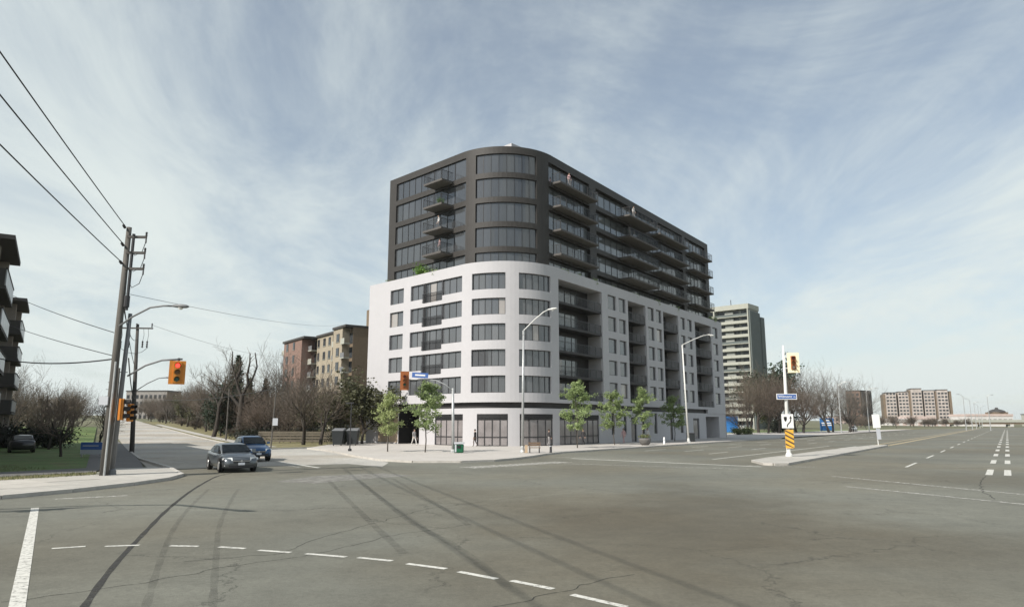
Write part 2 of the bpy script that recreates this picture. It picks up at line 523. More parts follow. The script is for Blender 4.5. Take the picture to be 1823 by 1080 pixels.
def place(root, loc, rz=0, sc=None, label=None, cat=None, group=None):
    c = copy_tree(root)
    c.location = loc; c.rotation_euler = (0, 0, rz)
    if sc: c.scale = sc if isinstance(sc, tuple) else (sc, sc, sc)
    return tag(c, label, cat, group)
def text_mesh(body, size, name, material, parent, M, extrude=0.004):
    cu = bpy.data.curves.new(name, 'FONT')
    cu.body = body; cu.size = size; cu.align_x = 'CENTER'; cu.align_y = 'CENTER'; cu.extrude = extrude
    tmp = bpy.data.objects.new('tmp_text', cu); col.objects.link(tmp)
    dg = bpy.context.evaluated_depsgraph_get(); dg.update()
    me = bpy.data.meshes.new_from_object(tmp.evaluated_get(dg))
    bpy.data.objects.remove(tmp); me.name = name
    me.transform(M)
    me.materials.clear(); me.materials.append(MAT[material])
    o = bpy.data.objects.new(name, me); col.objects.link(o); o.parent = parent
    return o

def sstep(a, b, x):
    t = max(0.0, min(1.0, (x - a) / (b - a))); return t * t * (3 - 2 * t)
def hgt(x, y):                              # the land climbs gently up the side street
    q = -0.707 * x + 0.707 * y - 78
    if q <= 0: return 0.0
    return 0.016 * (q - 20 * (1 - math.exp(-q / 20))) if q < 700 else 0.016 * 680
dM = (0.5722, 0.8201); nM = (0.8201, -0.5722)       # along the avenue, across it (to the right)
def RD(a, b): return (dM[0] * a + nM[0] * b, dM[1] * a + nM[1] * b)
dS = (-0.503, 0.8643); nS = (0.8643, 0.503)         # up the side street, across it
def SD(a, b): return (dS[0] * a + nS[0] * b, dS[1] * a + nS[1] * b)

# ------------------------------------------------------------------ ground, roads, pavements
def lines(vals):
    return sorted(set(vals))
def ground_sheet():
    xs = lines([-4000, -2500, -1500, -1000, -700] + list(range(-500, 501, 25)) + [700, 1000, 1500, 2500, 4000])
    ys = lines([-600, -300, -100] + list(range(0, 501, 25)) + [600, 800, 1000, 1500, 2500, 4000])
    mb = MB()
    vs = [(x, y, hgt(x, y) - 0.07) for y in ys for x in xs]
    nx = len(xs)
    mb.add(vs, [(j * nx + i, j * nx + i + 1, (j + 1) * nx + i + 1, (j + 1) * nx + i) for j in range(len(ys) - 1) for i in range(nx - 1)])
    return mb.build('ground', 'earth', kind='structure', smooth=True)
ground_sheet()
def flat(name, poly, z, m, kind='structure', parent=None):
    mb = MB(); mb.face([(x, y, z) for x, y in poly])
    return fixup(mb.build(name, m, parent, kind=kind if parent is None else None))
def fixup(o):
    if o.data.polygons[0].normal.z < 0: o.data.flip_normals()
    return o
avenue = flat('avenue', [RD(-70, -42), RD(700, -42), RD(700, 14), RD(-70, 14)], 0.0, 'asphalt')
def strip(name, pl, pr, m, dz, kind='structure', parent=None):
    """sheet between two polylines of equal length, lying on the land"""
    mb = MB()
    for i in range(len(pl) - 1):
        mb.face([(p[0], p[1], hgt(*p) + dz) for p in (pl[i], pr[i], pr[i + 1], pl[i + 1])])
    return mb.build(name, m, parent, kind=kind if parent is None else None)
AA = [44, 52, 60, 70, 80, 90, 100, 115, 130, 150, 170, 190, 215, 240, 270, 300, 340, 380, 430]
side_street = strip('side_street', [SD(a, 2.6) for a in AA], [SD(a, 13.8) for a in AA], 'asphalt_old', 0.006)

flat('side_street_apron', [(-8.0, 46.5), (-20.0, 70.9), (-20.2, 76.2), SD(79, 13.75), SD(44, 13.75), SD(40, 14.5)], 0.0025, 'asphalt_old')
def raised(name, poly, z, m, kerb=None, kerbw=0.16):
    """pavement: top face with its real step; kerb = index range of the edge that has a kerb stone"""
    mb = MB()
    mb.face([(x, y, z) for x, y in poly])
    n = len(poly)
    o = fixup(mb.build(name, m, kind='structure'))
    return o
def kerb(pts, z, w=0.17, name='kerb', zb=-0.05):
    """kerb stones in lengths of about 3 m following a polyline, each a stone of its own"""
    root = empty(name, (pts[0][0], pts[0][1], 0)); root['kind'] = 'structure'
    mb = MB()
    for i in range(len(pts) - 1):
        a, b = Vector(pts[i]), Vector(pts[i + 1])
        L = (b - a).length; k = max(1, int(round(L / 3.0)))
        d = (b - a) / L; nn = Vector((-d.y, d.x))
        for j in range(k):
            p = a + d * (L * j / k + 0.006); q = a + d * (L * (j + 1) / k - 0.006)
            zz = z + hgt(p.x, p.y)
            c = (p + q) / 2
            m2 = MB()
            m2.obox((c.x, c.y), (d.x, d.y), (nn.x, nn.y), (q - p).length / 2, w / 2, zb, zz)
            m2.build('kerb_stone', 'concrete_kerb', root)
    return root
# pavement round the near-left corner
KL = [(-40, -8.5), (-25.7, 12), (-17.15, 24.2), (-16.2, 26.5), (-15.55, 29.5), (-15.35, 32.0), (-15.9, 34.6), (-19, 39.8), (-26, 49.9), SD(75, 2.55), SD(110, 2.55)]
flat('pavement', KL[:8] + [SD(44, 2.3), SD(44, 0.7), (-20.6, 35.6), (-19.7, 34.0), RD(0, -34.8), RD(-40, -34.6)], 0.118, 'concrete')
kerb([Vector(p) for p in KL[1:-1]], 0.135)
# cast slabs of that pavement where they can be told apart
pave = empty('paving', (-18, 27, 0)); pave['kind'] = 'structure'
rs = random.Random(3)
for k in range(14):
    a0 = -14 + k * 2.1
    for j, (b0, b1) in enumerate(((-34.7, -32.6), (-32.58, -30.6))):
        if a0 > 12 and j == 1 or a0 > 13.4: continue
        p = [RD(a0 + 0.012, b0 + 0.012), RD(a0 + 2.09, b0 + 0.012), RD(a0 + 2.09, b1), RD(a0 + 0.012, b1)]
        m2 = MB(); m2.prism(p, 0.10, 0.128 + rs.uniform(-0.004, 0.004)); m2.build('paving_slab', 'concrete_slab', pave)
flat('grass_verge', [RD(-40, -37.6), RD(17.5, -37.6), (-21.2, 36.6), (-19.8, 34.2), RD(12, -34.95), RD(-40, -34.8)], 0.112, 'grass_dry')
flat('footpath', [RD(-40, -41.2), RD(19, -41.2), SD(46, -0.4), SD(46, 0.7), (-21.2, 36.6), RD(17.5, -37.6), RD(-40, -37.6)], 0.116, 'path_asphalt')
flat('footpath', [SD(44, -0.4), SD(110, -0.4), SD(110, 2.5), SD(52, 2.5), SD(44, 2.3)], 0.114, 'path_asphalt')
strip('lawn', [SD(a, -40) for a in (30, 60, 80, 110, 150, 200)], [SD(a, -0.4) for a in (44, 60, 80, 110, 150, 200)], 'grass', 0.10)
flat('lawn', [RD(-40, -80), RD(28, -80), SD(46, -0.4), RD(19, -41.2), RD(-40, -41.2)], 0.108, 'grass')
# plaza in front of the new building, kerb to facade
KP = [RD(330, -31.3), RD(124, -31.3), RD(52.3, -31.3), (2.6, 57.0), (1.5, 53.4), (0.3, 50.3), (-1.2, 47.6), (-3.3, 46.2), (-6.4, 46.2), (-8.8, 48.2), (-12.0, 54.4), (-16.0, 63.5), (-20.2, 70.6)]
flat('plaza', KP + [(-22, 96), (-10, 122), (30, 150), RD(330, -36.0)], 0.12, 'plaza')
kerb([Vector(p) for p in KP[1:]], 0.137)
strip('verge', [SD(a, 13.95) for a in (72, 80, 90, 100, 115, 130, 150, 190, 240, 300)], [(-18.8, 76), (-19.4, 84), (-20, 92), (-21, 100), SD(115, 50), SD(130, 55), SD(150, 60), SD(190, 60), SD(240, 60), SD(300, 60)], 'grass_dry', 0.10)
kerb([Vector(SD(72, 13.9)), Vector((-18.8, 75.9))], 0.115)
kerb([Vector(SD(a, 13.9)) for a in (72, 80, 88, 100, 115, 130, 150, 175, 200)], 0.12)
strip('footpath', [SD(a, 14.6) for a in (76, 90, 110, 130, 150, 190, 240)], [SD(a, 16.2) for a in (76, 90, 110, 130, 150, 190, 240)], 'concrete', 0.115)
flat('verge', [RD(123, -36), RD(330, -36), RD(330, -75), RD(150, -85), RD(123, -60)], 0.115, 'grass')
flat('verge', [RD(331, -80), RD(331, -31.5), RD(600, -31.5), RD(600, -90)], 0.09, 'grass_dry')
# median island with its kerb and the nose towards the crossing
MI = [RD(46.0, -13.1), RD(44.6, -12.4), RD(44.5, -11.8), RD(45.2, -11.2), RD(60, -11.1), RD(88, -11.1), RD(89, -11.6), RD(88, -12.4), RD(70, -13.5), RD(52, -14.0), RD(47.5, -13.9)]
flat('median_island', MI, 0.128, 'concrete')
kerb([Vector(p) for p in MI + MI[:1]], 0.142, 0.2)

# road markings: sheets 5 mm above the asphalt
marks = empty('road_markings', (0, 30, 0)); marks['kind'] = 'structure'
def ribbon(pts, w, name, m, z=0.006, taper=False):
    mb = MB()
    P = [Vector((p[0], p[1])) for p in pts]
    if name == 'crack':                     # cracks wander
        rj = random.Random(int(pts[0][1] * 100)); J = []
        for i in range(len(P) - 1):
            L_ = (P[i + 1] - P[i]).length; k_ = max(2, int(L_ / .28))
            for q in range(k_): J.append(P[i].lerp(P[i + 1], q / k_) + Vector((rj.gauss(0, .035), rj.gauss(0, .035))))
        P = J + [P[-1]]
    # smooth the polyline a little
    Q = []
    for i in range(len(P) - 1):
        p0, p1, p2, p3 = P[max(i - 1, 0)], P[i], P[i + 1], P[min(i + 2, len(P) - 1)]
        for k in range(5):
            t = k / 5
            Q.append(0.5 * ((2 * p1) + (-p0 + p2) * t + (2 * p0 - 5 * p1 + 4 * p2 - p3) * t * t + (-p0 + 3 * p1 - 3 * p2 + p3) * t ** 3))
    Q.append(P[-1])
    if len(P) == 2: Q = P
    L = []
    for i, p in enumerate(Q):
        d = Q[min(i + 1, len(Q) - 1)] - Q[max(i - 1, 0)]
        d.normalize()
        n = Vector((-d.y, d.x))
        ww = w * (0.8 + 0.35 * math.sin(i * 1.7) ** 2) if taper else w
        L.append((p - n * ww / 2, p + n * ww / 2))
    for i in range(len(L) - 1):
        mb.face([(*L[i][0], z), (*L[i][1], z), (*L[i + 1][1], z), (*L[i + 1][0], z)])
    o = mb.build(name, m, marks)
    if o.data.polygons[0].normal.z < 0: o.data.flip_normals()
    return o
GD = [(-9.33, 14.81), (-8.8, 15.07), (-8.4, 15.07), (-7.76, 15.21), (-7.09, 15.14), (-6.47, 15.07), (-6.02, 15.01), (-5.41, 14.81), (-5.07, 14.62), (-4.35, 14.37), (-4.01, 14.25), (-3.15, 13.9), (-2.91, 13.85), (-2.21, 13.52), (-1.9, 13.26), (-1.15, 12.81), (-0.91, 12.57), (-0.25, 12.0), (-0.01, 11.88), (0.63, 11.3), (0.89, 10.94), (1.58, 10.23)]
for i in range(0, len(GD), 2): ribbon(GD[i:i + 2], 0.13, 'turn_guide_dash', 'paint')
ribbon([(2.0, 9.8), (2.6, 9.0)], 0.13, 'turn_guide_dash', 'paint')
ribbon([(-14.3, 21.7), (-6.3, 9.4)], 0.2, 'crossing_line', 'paint', 0.007)
ribbon([(-15.3, 24.2), (-13.5, 25.35)], 0.28, 'crossing_line', 'paint_worn')
for k in range(24):
    a = 47.2 + 13 * k
    ribbon([RD(a, -5.05), RD(a + 5.6, -5.05)], 0.16, 'lane_dash', 'paint')
for k in range(24):
    a = 42.4 + 12.2 * k
    for b in (-0.98, -0.22): ribbon([RD(a, b), RD(a + 5.0, b)], 0.30, 'reversible_lane_dash', 'paint')
ribbon([RD(89, -11.4), RD(430, -11.4)], 0.5, 'centre_line', 'paint_yellow')
ribbon([RD(89, -12.9), RD(430, -12.5)], 0.3, 'centre_line', 'paint_yellow')
for b in (-20.6, -24.2, -27.7):
    for k in range(14):
        a = 57 + 12 * k + (b * 3.1) % 5
        ribbon([RD(a, b), RD(a + 5, b)], 0.16, 'lane_dash', 'paint')
ribbon([RD(49.5, -17.3), RD(86, -16.6)], 0.18, 'lane_line', 'paint')
ribbon([(4.3, 51.8), (14.6, 41.9)], 0.32, 'stop_line', 'paint', 0.007)
ribbon([(3.0, 54.5), (10.5, 47.9)], 0.22, 'crossing_line', 'paint_worn')
ribbon([(2.0, 46.0), (13.2, 39.6)], 0.28, 'crossing_line', 'paint_worn')
ribbon([(14.2, 43.2), (17.6, 41.6)], 0.35, 'crossing_line', 'paint_worn')
ribbon([(15.4, 34.5), (19.2, 22.8), (23.5, 10)], 0.24, 'crossing_line', 'paint_worn')
ribbon([(13.4, 29.0), (16.4, 21.8), (20.5, 10)], 0.24, 'crossing_line', 'paint_worn')
ribbon([(-15.3, 47.2), (-11.0, 40.9)], 0.24, 'stop_line', 'paint', 0.008)
ribbon([(-13.4, 43.0), (-12.2, 41.2)], 0.24, 'crossing_line', 'paint_worn', 0.008)
ribbon([(-2.6, 41.0), (3.4, 47.2)], 1.5, 'worn_crossing_patch', 'paint_worn')
ribbon([RD(54, -14.6), RD(60, -14.3)], 0.7, 'gore_mark', 'paint')
ribbon([RD(78, -14.0), RD(86, -13.7)], 0.6, 'gore_mark', 'paint')
mb = MB(); mb.face([(x, y, 0.0035) for x, y in [(-10.3, 31.3), (-9.51, 34.59), (-6.61, 36.51), (-4.69, 34.96), (-6.71, 32.86), (-8.35, 30.43)]])
fixup(mb.build('asphalt_patch', 'patch', marks))
ribbon([(-5.73, 9.8), (-7.03, 12.91), (-8.46, 16.71), (-10.22, 21.54), (-12.3, 27.86), (-14.09, 34.23), (-14.3, 36.6)], 0.11, 'tar_seam', 'tar', 0.0045, True)
ribbon([(-5.0, 10.09), (-6.44, 13.41), (-8.17, 17.58), (-9.87, 22.26), (-11.72, 27.86)], 0.12, 'skid_mark', 'skid', 0.0045, True)
ribbon([(-4.08, 10.09), (-5.64, 13.96), (-7.45, 18.55), (-9.56, 24.74), (-10.57, 27.86)], 0.12, 'skid_mark', 'skid', 0.0045, True)
ribbon([(-8.14, 31.91), (-4.39, 20.86), (-2.1, 14.25)], 0.19, 'skid_mark', 'skid', 0.0045, True)
ribbon([(-6.77, 31.91), (-2.91, 19.64), (-1.34, 15.56), (-0.4, 12.67), (-0.06, 11.41)], 0.2, 'skid_mark', 'skid', 0.0045, True)
ribbon([(-5.43, 32.86), (-2.03, 21.54), (-1.07, 18.05)], 0.18, 'skid_mark', 'skid', 0.0045, True)
ribbon([(-7.25, 10.48), (-6.57, 11.05), (-5.91, 11.72), (-4.95, 13.15), (-3.98, 13.96), (-2.78, 16.31), (-1.01, 18.35)], 0.02, 'crack', 'tar', 0.004, True)
ribbon([(-5.98, 13.41), (-4.5, 14.25), (-4.31, 15.92), (-2.53, 21.54), (0.97, 25.7)], 0.02, 'crack', 'tar', 0.004, True)
ribbon([(-0.24, 10.23), (0.4, 10.8), (0.84, 11.22), (1.54, 12.0), (2.06, 12.35)], 0.02, 'crack', 'tar', 0.004, True)
ribbon([(16.2, 24.2), (17.4, 26.6), (19.0, 29.2), (20.6, 31.6), (22.8, 34.6)], 0.035, 'crack', 'tar', 0.004, True)
ribbon([(-1.53, 21.54), (1.77, 25.7), (7.04, 33.53)], 0.04, 'crack', 'skid', 0.004, True)
ribbon([(-14.3, 35.2), (-12, 35.7), (-9.5, 36.6), (-6.2, 36.9), (-2, 36.0)], 0.25, 'tar_seam', 'skid', 0.0042, True)
ribbon([(19.5, 40.2), (24, 40.4), (27.5, 41.2)], 0.35, 'skid_mark', 'skid', 0.0045, True)
for k in range(9):
    a = 62 + 16 * k
    p, q = SD(a, 8.2), SD(a + 5, 8.2)
    mbq = MB(); n = nS
    mbq.face([(p[0] - n[0] * .06, p[1] - n[1] * .06, hgt(*p) + .012), (p[0] + n[0] * .06, p[1] + n[1] * .06, hgt(*p) + .012), (q[0] + n[0] * .06, q[1] + n[1] * .06, hgt(*q) + .012), (q[0] - n[0] * .06, q[1] - n[1] * .06, hgt(*q) + .012)])
    mbq.build('lane_dash', 'paint_worn', marks)

# ------------------------------------------------------------------ the corner building
BC = Vector((0.116, 71.76))
aL, aR = R(-46.07), R(35.63)
dL = Vector((math.sin(aL), math.cos(aL))); dR = Vector((math.sin(aR), math.cos(aR)))
nL = Vector((-dL.y, dL.x)); nL = nL if nL.dot(BC) < 0 else -nL
nR = Vector((dR.y, -dR.x)); nR = nR if nR.dot(BC) < 0 else -nR
ANG = math.acos(dL.dot(dR))
class Path:
    """facade line: left straight, rounded corner, right straight; u runs from the left end"""
    def __init__(s, off, sl, sr, t):
        det = nL.x * nR.y - nL.y * nR.x
        c = Vector((-off * (nR.y - nL.y), -off * (nL.x - nR.x))) / det
        s.C = BC + c
        s.sl = sl; s.t = t
        s.r = t * math.tan(ANG / 2)
        s.cen = s.C + dL * t - nL * s.r
        s.L1 = sl - t; s.La = s.r * (PI - ANG); s.L2 = sr - t
        s.tot = s.L1 + s.La + s.L2
    def at(s, u, out=0.0):
        if u <= s.L1: p, n = s.C + dL * (s.sl - u), nL
        elif u < s.L1 + s.La:
            a = (u - s.L1) / s.r; ca, sa = math.cos(a), math.sin(a)
            n = Vector((nL.x * ca - nL.y * sa, nL.x * sa + nL.y * ca)); p = s.cen + n * s.r
        else: p, n = s.C + dR * (s.t + u - s.L1 - s.La), nR
        return p + n * out
    def subs(s, u0, u1, step=0.55):
        us = [u0]
        a, b = max(u0, s.L1), min(u1, s.L1 + s.La)
        if b > a + 1e-6:
            k = max(1, int(math.ceil((b - a) / step)))
            us += [a + (b - a) * i / k for i in range(k + 1)]
        us.append(u1)
        o = [us[0]]
        for x in sorted(us):
            if x > o[-1] + 1e-4: o.append(x)
        return o
PP = Path(0.0, 25.92, 63.97, 8.2)
TP = Path(1.0, 22.4, 60.4, 8.2)

def panel(mb, P, u0, u1, z0, z1, out, th, step=0.55):
    """solid panel that follows the facade line, outer face at offset out"""
    us = P.subs(u0, u1, step); n = len(us)
    vs = []
    for u in us:
        o = P.at(u, out); i = P.at(u, out - th)
        vs += [(o.x, o.y, z0), (o.x, o.y, z1), (i.x, i.y, z1), (i.x, i.y, z0)]
    fs = []
    for k in range(n - 1):
        a, b = 4 * k, 4 * (k + 1)
        for j in range(4):
            fs.append((a + j, b + j, b + (j + 1) % 4, a + (j + 1) % 4)[::-1])
    fs.append((0, 1, 2, 3)[::-1]); fs.append(tuple(4 * (n - 1) + j for j in (0, 1, 2, 3)))
    mb.add(vs, fs)
def wall_open(mb, P, u0, u1, z0, z1, ops, out=0.0):
    """facade skin with openings (u0,u1,z0,z1,depth): outer face plus reveals, back faces and sills"""
    us = [u0, u1]; zs = [z0, z1]
    for o in ops: us += [o[0], o[1]]; zs += [o[2], o[3]]
    us = [u for u in us if u0 - 1e-6 <= u <= u1 + 1e-6]
    zs = sorted(set(round(z, 4) for z in zs)); us = sorted(set(round(u, 4) for u in us))
    full = []
    for a, b in zip(us[:-1], us[1:]):
        ss = P.subs(a, b)
        full += ss[:-1]
    full.append(us[-1])
    for i in range(len(full) - 1):
        ua, ub = full[i], full[i + 1]; um = (ua + ub) / 2
        pa, pb = P.at(ua, out), P.at(ub, out)
        for j in range(len(zs) - 1):
            za, zb = zs[j], zs[j + 1]; zm = (za + zb) / 2
            if any(o[0] < um < o[1] and o[2] < zm < o[3] for o in ops): continue
            mb.face([(pa.x, pa.y, za), (pb.x, pb.y, za), (pb.x, pb.y, zb), (pa.x, pa.y, zb)])
    for (a, b, za, zb, dep) in ops:
        ss = P.subs(a, b)
        for i in range(len(ss) - 1):
            p, q = P.at(ss[i], out), P.at(ss[i + 1], out); p2, q2 = P.at(ss[i], out - dep), P.at(ss[i + 1], out - dep)
            mb.face([(p.x, p.y, za), (p2.x, p2.y, za), (q2.x, q2.y, za), (q.x, q.y, za)][::-1])
            mb.face([(p.x, p.y, zb), (q.x, q.y, zb), (q2.x, q2.y, zb), (p2.x, p2.y, zb)][::-1])
        for u, fl in ((a, 0), (b, 1)):
            p, p2 = P.at(u, out), P.at(u, out - dep)
            f = [(p.x, p.y, za), (p.x, p.y, zb), (p2.x, p2.y, zb), (p2.x, p2.y, za)]
            mb.face(f if fl else f[::-1])

BR = empty('apartment_building', (BC.x, BC.y, 0), label='new corner apartment building, white rounded podium under a dark set-back tower', cat='building')
def bb(mb, name, m, parent=BR, **kw): return mb.build(name, m, parent, **kw)
def dupz(o, dz, parent=None):
    c = copy_tree(o, parent or o.parent); c.location = Vector(o.location) + Vector((0, 0, dz)); return c

FH = 2.83; WT = 18.92; WH = 1.84
ROWS = [WT - FH * i for i in range(5)]
W_A = (4.54, 7.26); W_G = (8.65, 11.02, 14.45, 17.95); W_B = (19.38, 23.31); W_C = (24.8, 29.05)
RW = [(42.68, 44.95), (45.75, 47.75), (54.75, 56.85), (57.6, 59.5), (66.75, 68.6), (69.55, 71.5), (81.0, 83.4)]
BAYS = [(30.65, 41.1), (48.45, 54.05), (60.1, 65.85), (72.75, 80.2)]
ops = []
for zt in ROWS:
    zb = zt - WH
    ops.append((W_A[0], W_A[1], zb, zt, 0.3))
    ops += [(W_G[0], W_G[1], zb, zt, 0.3), (W_G[1], W_G[2], zb - 0.55, zt, 0.3), (W_G[2], W_G[3], zb, zt, 0.3)]
    ops += [(W_B[0], W_B[1], zb, zt, 0.3), (W_C[0], W_C[1], zb, zt, 0.3)]
    for a, b in RW: ops.append((a, b, zb - 0.05, zt, 0.28))
for a, b in BAYS: ops.append((a, b, 5.15, WT, 2.1))
mb = MB()
# the stepped window group shares reveals: drop the two inner side reveals by merging them into the skin
wall_open(mb, PP, 0, PP.tot, 4.75, 20.2, ops)
# parapet top and inner face, end walls
ss = PP.subs(0, PP.tot)
for i in range(len(ss) - 1):
    p, q = PP.at(ss[i]), PP.at(ss[i + 1]); p2, q2 = PP.at(ss[i], -0.3), PP.at(ss[i + 1], -0.3)
    mb.face([(p.x, p.y, 20.2), (q.x, q.y, 20.2), (q2.x, q2.y, 20.2), (p2.x, p2.y, 20.2)])
    mb.face([(q2.x, q2.y, 19.2), (p2.x, p2.y, 19.2), (p2.x, p2.y, 20.2), (q2.x, q2.y, 20.2)])
e0 = PP.at(0); e1 = e0 - nL * 20; f0 = PP.at(PP.tot); f1 = f0 - nR * 22
mb.face([(e0.x, e0.y, 4.75), (e0.x, e0.y, 20.2), (e1.x, e1.y, 20.2), (e1.x, e1.y, 4.75)][::-1])
mb.face([(f0.x, f0.y, -.2), (f1.x, f1.y, -.2), (f1.x, f1.y, 20.2), (f0.x, f0.y, 20.2)])
mb.face([(e1.x, e1.y, -.2), (e1.x, e1.y, 20.2), (f1.x, f1.y, 20.2), (f1.x, f1.y, -.2)])
podium = bb(mb, 'podium_wall', 'podium_white')
# terrace on top of the podium
mb = MB(); top = [PP.at(u, -0.3) for u in ss] + [f1, e1]
mb.face([(p.x, p.y, 19.2) for p in top]); fixup(bb(mb, 'terrace', 'plaza'))

def window(P, name, u0, u1, z0, z1, npan, inset, frame_m, glass_m, parent=BR, fw=0.06, transom=None, low=None, step=0.5):
    """frame with mullions as one part; each pane a sub-part"""
    mb = MB(); o = -inset
    panel(mb, P, u0, u1, z1 - fw * 1.6, z1, o, 0.08); panel(mb, P, u0, u1, z0, z0 + fw, o, 0.08)
    w = (u1 - u0) / npan
    for k in range(npan + 1):
        uu = u0 + w * k
        a, b = (uu, uu + fw) if k == 0 else ((uu - fw, uu) if k == npan else (uu - fw / 2, uu + fw / 2))
        panel(mb, P, a, b, z0 + fw, z1 - fw * 1.6, o + 0.002, 0.084)
    for t in (transom or []): panel(mb, P, u0 + fw, u1 - fw, t - fw / 2, t + fw / 2, o - 0.004, 0.07)
    wn = bb(mb, name, frame_m, parent)
    zs = [z0 + fw] + sorted(transom or []) + [z1 - fw * 1.6]
    for k in range(npan):
        for j in range(len(zs) - 1):
            m2 = MB(); panel(m2, P, u0 + w * k + fw / 2, u0 + w * (k + 1) - fw / 2, zs[j] + (fw / 2 if j else 0), zs[j + 1] - (fw / 2 if j < len(zs) - 2 else 0), o - 0.045, 0.012, step)
            bb(m2, 'pane', glass_m, wn)
    return wn
zt = ROWS[0]; zb = zt - WH
row0 = [window(PP, 'window', *W_A, zb, zt, 2, 0.2, 'frame_dark', 'glass_pod'),
        window(PP, 'window', W_G[0], W_G[1], zb, zt, 2, 0.2, 'frame_dark', 'glass_pod'),
        window(PP, 'balcony_door', W_G[1], W_G[2], zb - 0.55, zt, 3, 0.2, 'frame_dark', 'glass_pod'),
        window(PP, 'window', W_G[2], W_G[3], zb, zt, 3, 0.2, 'frame_dark', 'glass_pod'),
        window(PP, 'curved_window', *W_B, zb, zt, 5, 0.2, 'frame_dark', 'glass_pod'),
        window(PP, 'curved_window', *W_C, zb, zt, 5, 0.2, 'frame_dark', 'glass_pod')]
for a, b in RW: row0.append(window(PP, 'window', a, b, zb - 0.05, zt, 1, 0.18, 'frame_dark', 'glass_pod', fw=0.07))
# juliet railing in front of the balcony doors
mb = MB(); z0 = zb - 0.5
panel(mb, PP, W_G[1] - 0.1, W_G[2] + 0.1, z0 + 1.0, z0 + 1.06, 0.06, 0.05); panel(mb, PP, W_G[1] - 0.1, W_G[2] + 0.1, z0 + 0.05, z0 + 0.1, 0.06, 0.05)
for k in range(30):
    u = W_G[1] - 0.08 + (W_G[2] - W_G[1] + 0.13) * k / 29; panel(mb, PP, u, u + 0.025, z0 + 0.1, z0 + 1.0, 0.05, 0.025)
panel(mb, PP, W_G[1] + 0.35, W_G[1] + 0.5, z0, zt - 0.1, -0.02, 0.1)
row0.append(bb(mb, 'juliet_railing', 'frame_dark'))
for i in range(1, 5):
    for o in row0: dupz(o, -FH * i)
# recessed loggias on the avenue side
for bi, (a, b) in enumerate(BAYS):
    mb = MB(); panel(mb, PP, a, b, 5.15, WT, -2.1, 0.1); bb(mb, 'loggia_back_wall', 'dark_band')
    mb = MB()
    p, q = PP.at(b - 0.003, 0.0 - 0.28), PP.at(b - 0.003, -2.09)
    mb.hexa([(p.x, p.y, 5.16), (q.x, q.y, 5.16), (q.x - dR.x * .03, q.y - dR.y * .03, 5.16), (p.x - dR.x * .03, p.y - dR.y * .03, 5.16)],
            [(p.x, p.y, WT - .01), (q.x, q.y, WT - .01), (q.x - dR.x * .03, q.y - dR.y * .03, WT - .01), (p.x - dR.x * .03, p.y - dR.y * .03, WT - .01)])
    bb(mb, 'loggia_side_wall', 'recess_wall')
    zf = WT - 2.5
    split = b - (2.8 if bi == 0 else 1.2)
    g = window(PP, 'loggia_window', a + 0.25, split, zf + 0.05, WT - 0.35, 5 if bi == 0 else 2, 2.0, 'frame_dark', 'glass_bay')
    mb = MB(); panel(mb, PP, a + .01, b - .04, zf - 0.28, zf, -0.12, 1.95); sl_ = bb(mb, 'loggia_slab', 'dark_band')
    mb = MB(); panel(mb, PP, a + .02, b - .05, zf + 1.0, zf + 1.06, -0.16, 0.05)
    nb = 7 if bi == 0 else 4
    for k in range(nb + 1):
        u = a + 0.03 + (b - a - 0.12) * k / nb; panel(mb, PP, u, u + 0.04, zf, zf + 1.0, -0.17, 0.04)
    rl = bb(mb, 'railing', 'frame_dark', sl_)
    for k in range(nb):
        u = a + 0.03 + (b - a - 0.12) * k / nb; w = (b - a - 0.12) / nb
        m2 = MB(); panel(m2, PP, u + 0.06, u + w - 0.02, zf + 0.08, zf + 0.98, -0.18, 0.012); bb(m2, 'glass_panel', 'glass_rail', sl_)
    for i in range(1, 5):
        dupz(g, -FH * i); dupz(sl_, -FH * i)
# dark shadow gap and ground floor
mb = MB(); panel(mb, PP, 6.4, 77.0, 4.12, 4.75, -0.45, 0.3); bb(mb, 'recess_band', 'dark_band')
mb = MB(); 
for i in range(len(ss) - 1):
    p, q = PP.at(ss[i]), PP.at(ss[i + 1]); p2, q2 = PP.at(ss[i], -0.8), PP.at(ss[i + 1], -0.8)
    mb.face([(p.x, p.y, 4.75), (p2.x, p2.y, 4.75), (q2.x, q2.y, 4.75), (q.x, q.y, 4.75)])
bb(mb, 'podium_soffit', 'podium_white')
SH = [(13.5, 18.2, 5), (20.1, 23.6, 4), (24.9, 29.4, 4), (30.8, 39.9, 7)]
GW = [(48.7, 50.4, 0.0, 3.3), (52.2, 53.0, 1.1, 3.9), (55.9, 57.0, 1.1, 3.9), (65.4, 66.6, 1.1, 3.9), (67.6, 68.6, 1.1, 3.9), (43.2, 44.0, 1.1, 3.9), (46.6, 47.4, 1.1, 3.9), (61.5, 62.6, 0.0, 3.2), (70.6, 73.2, 0.0, 3.3)]
gops = [(a, b, 0.1, 3.5, 0.3) for a, b, n in SH] + [(a, b, max(z0, .1), z1, 0.25) for a, b, z0, z1 in GW] + [(2.5, 6.6, 0.25, 4.0, 0.15), (6.75, 10.7, -0.2, 4.11, 4.0), (76.2, 82.4, 0.1, 3.6, 5.0)]
mb = MB(); wall_open(mb, PP, 0, PP.tot, -0.2, 4.12, gops, -0.12)
for i in range(len(ss) - 1):
    if ss[i] < 6.4 or ss[i] > 76.9: pass
    p, q = PP.at(ss[i], -0.12), PP.at(ss[i + 1], -0.12); p2, q2 = PP.at(ss[i], -0.8), PP.at(ss[i + 1], -0.8)
    mb.face([(p.x, p.y, 4.12), (q.x, q.y, 4.12), (q2.x, q2.y, 4.12), (p2.x, p2.y, 4.12)])
g0, g1 = PP.at(0, -0.12), e1
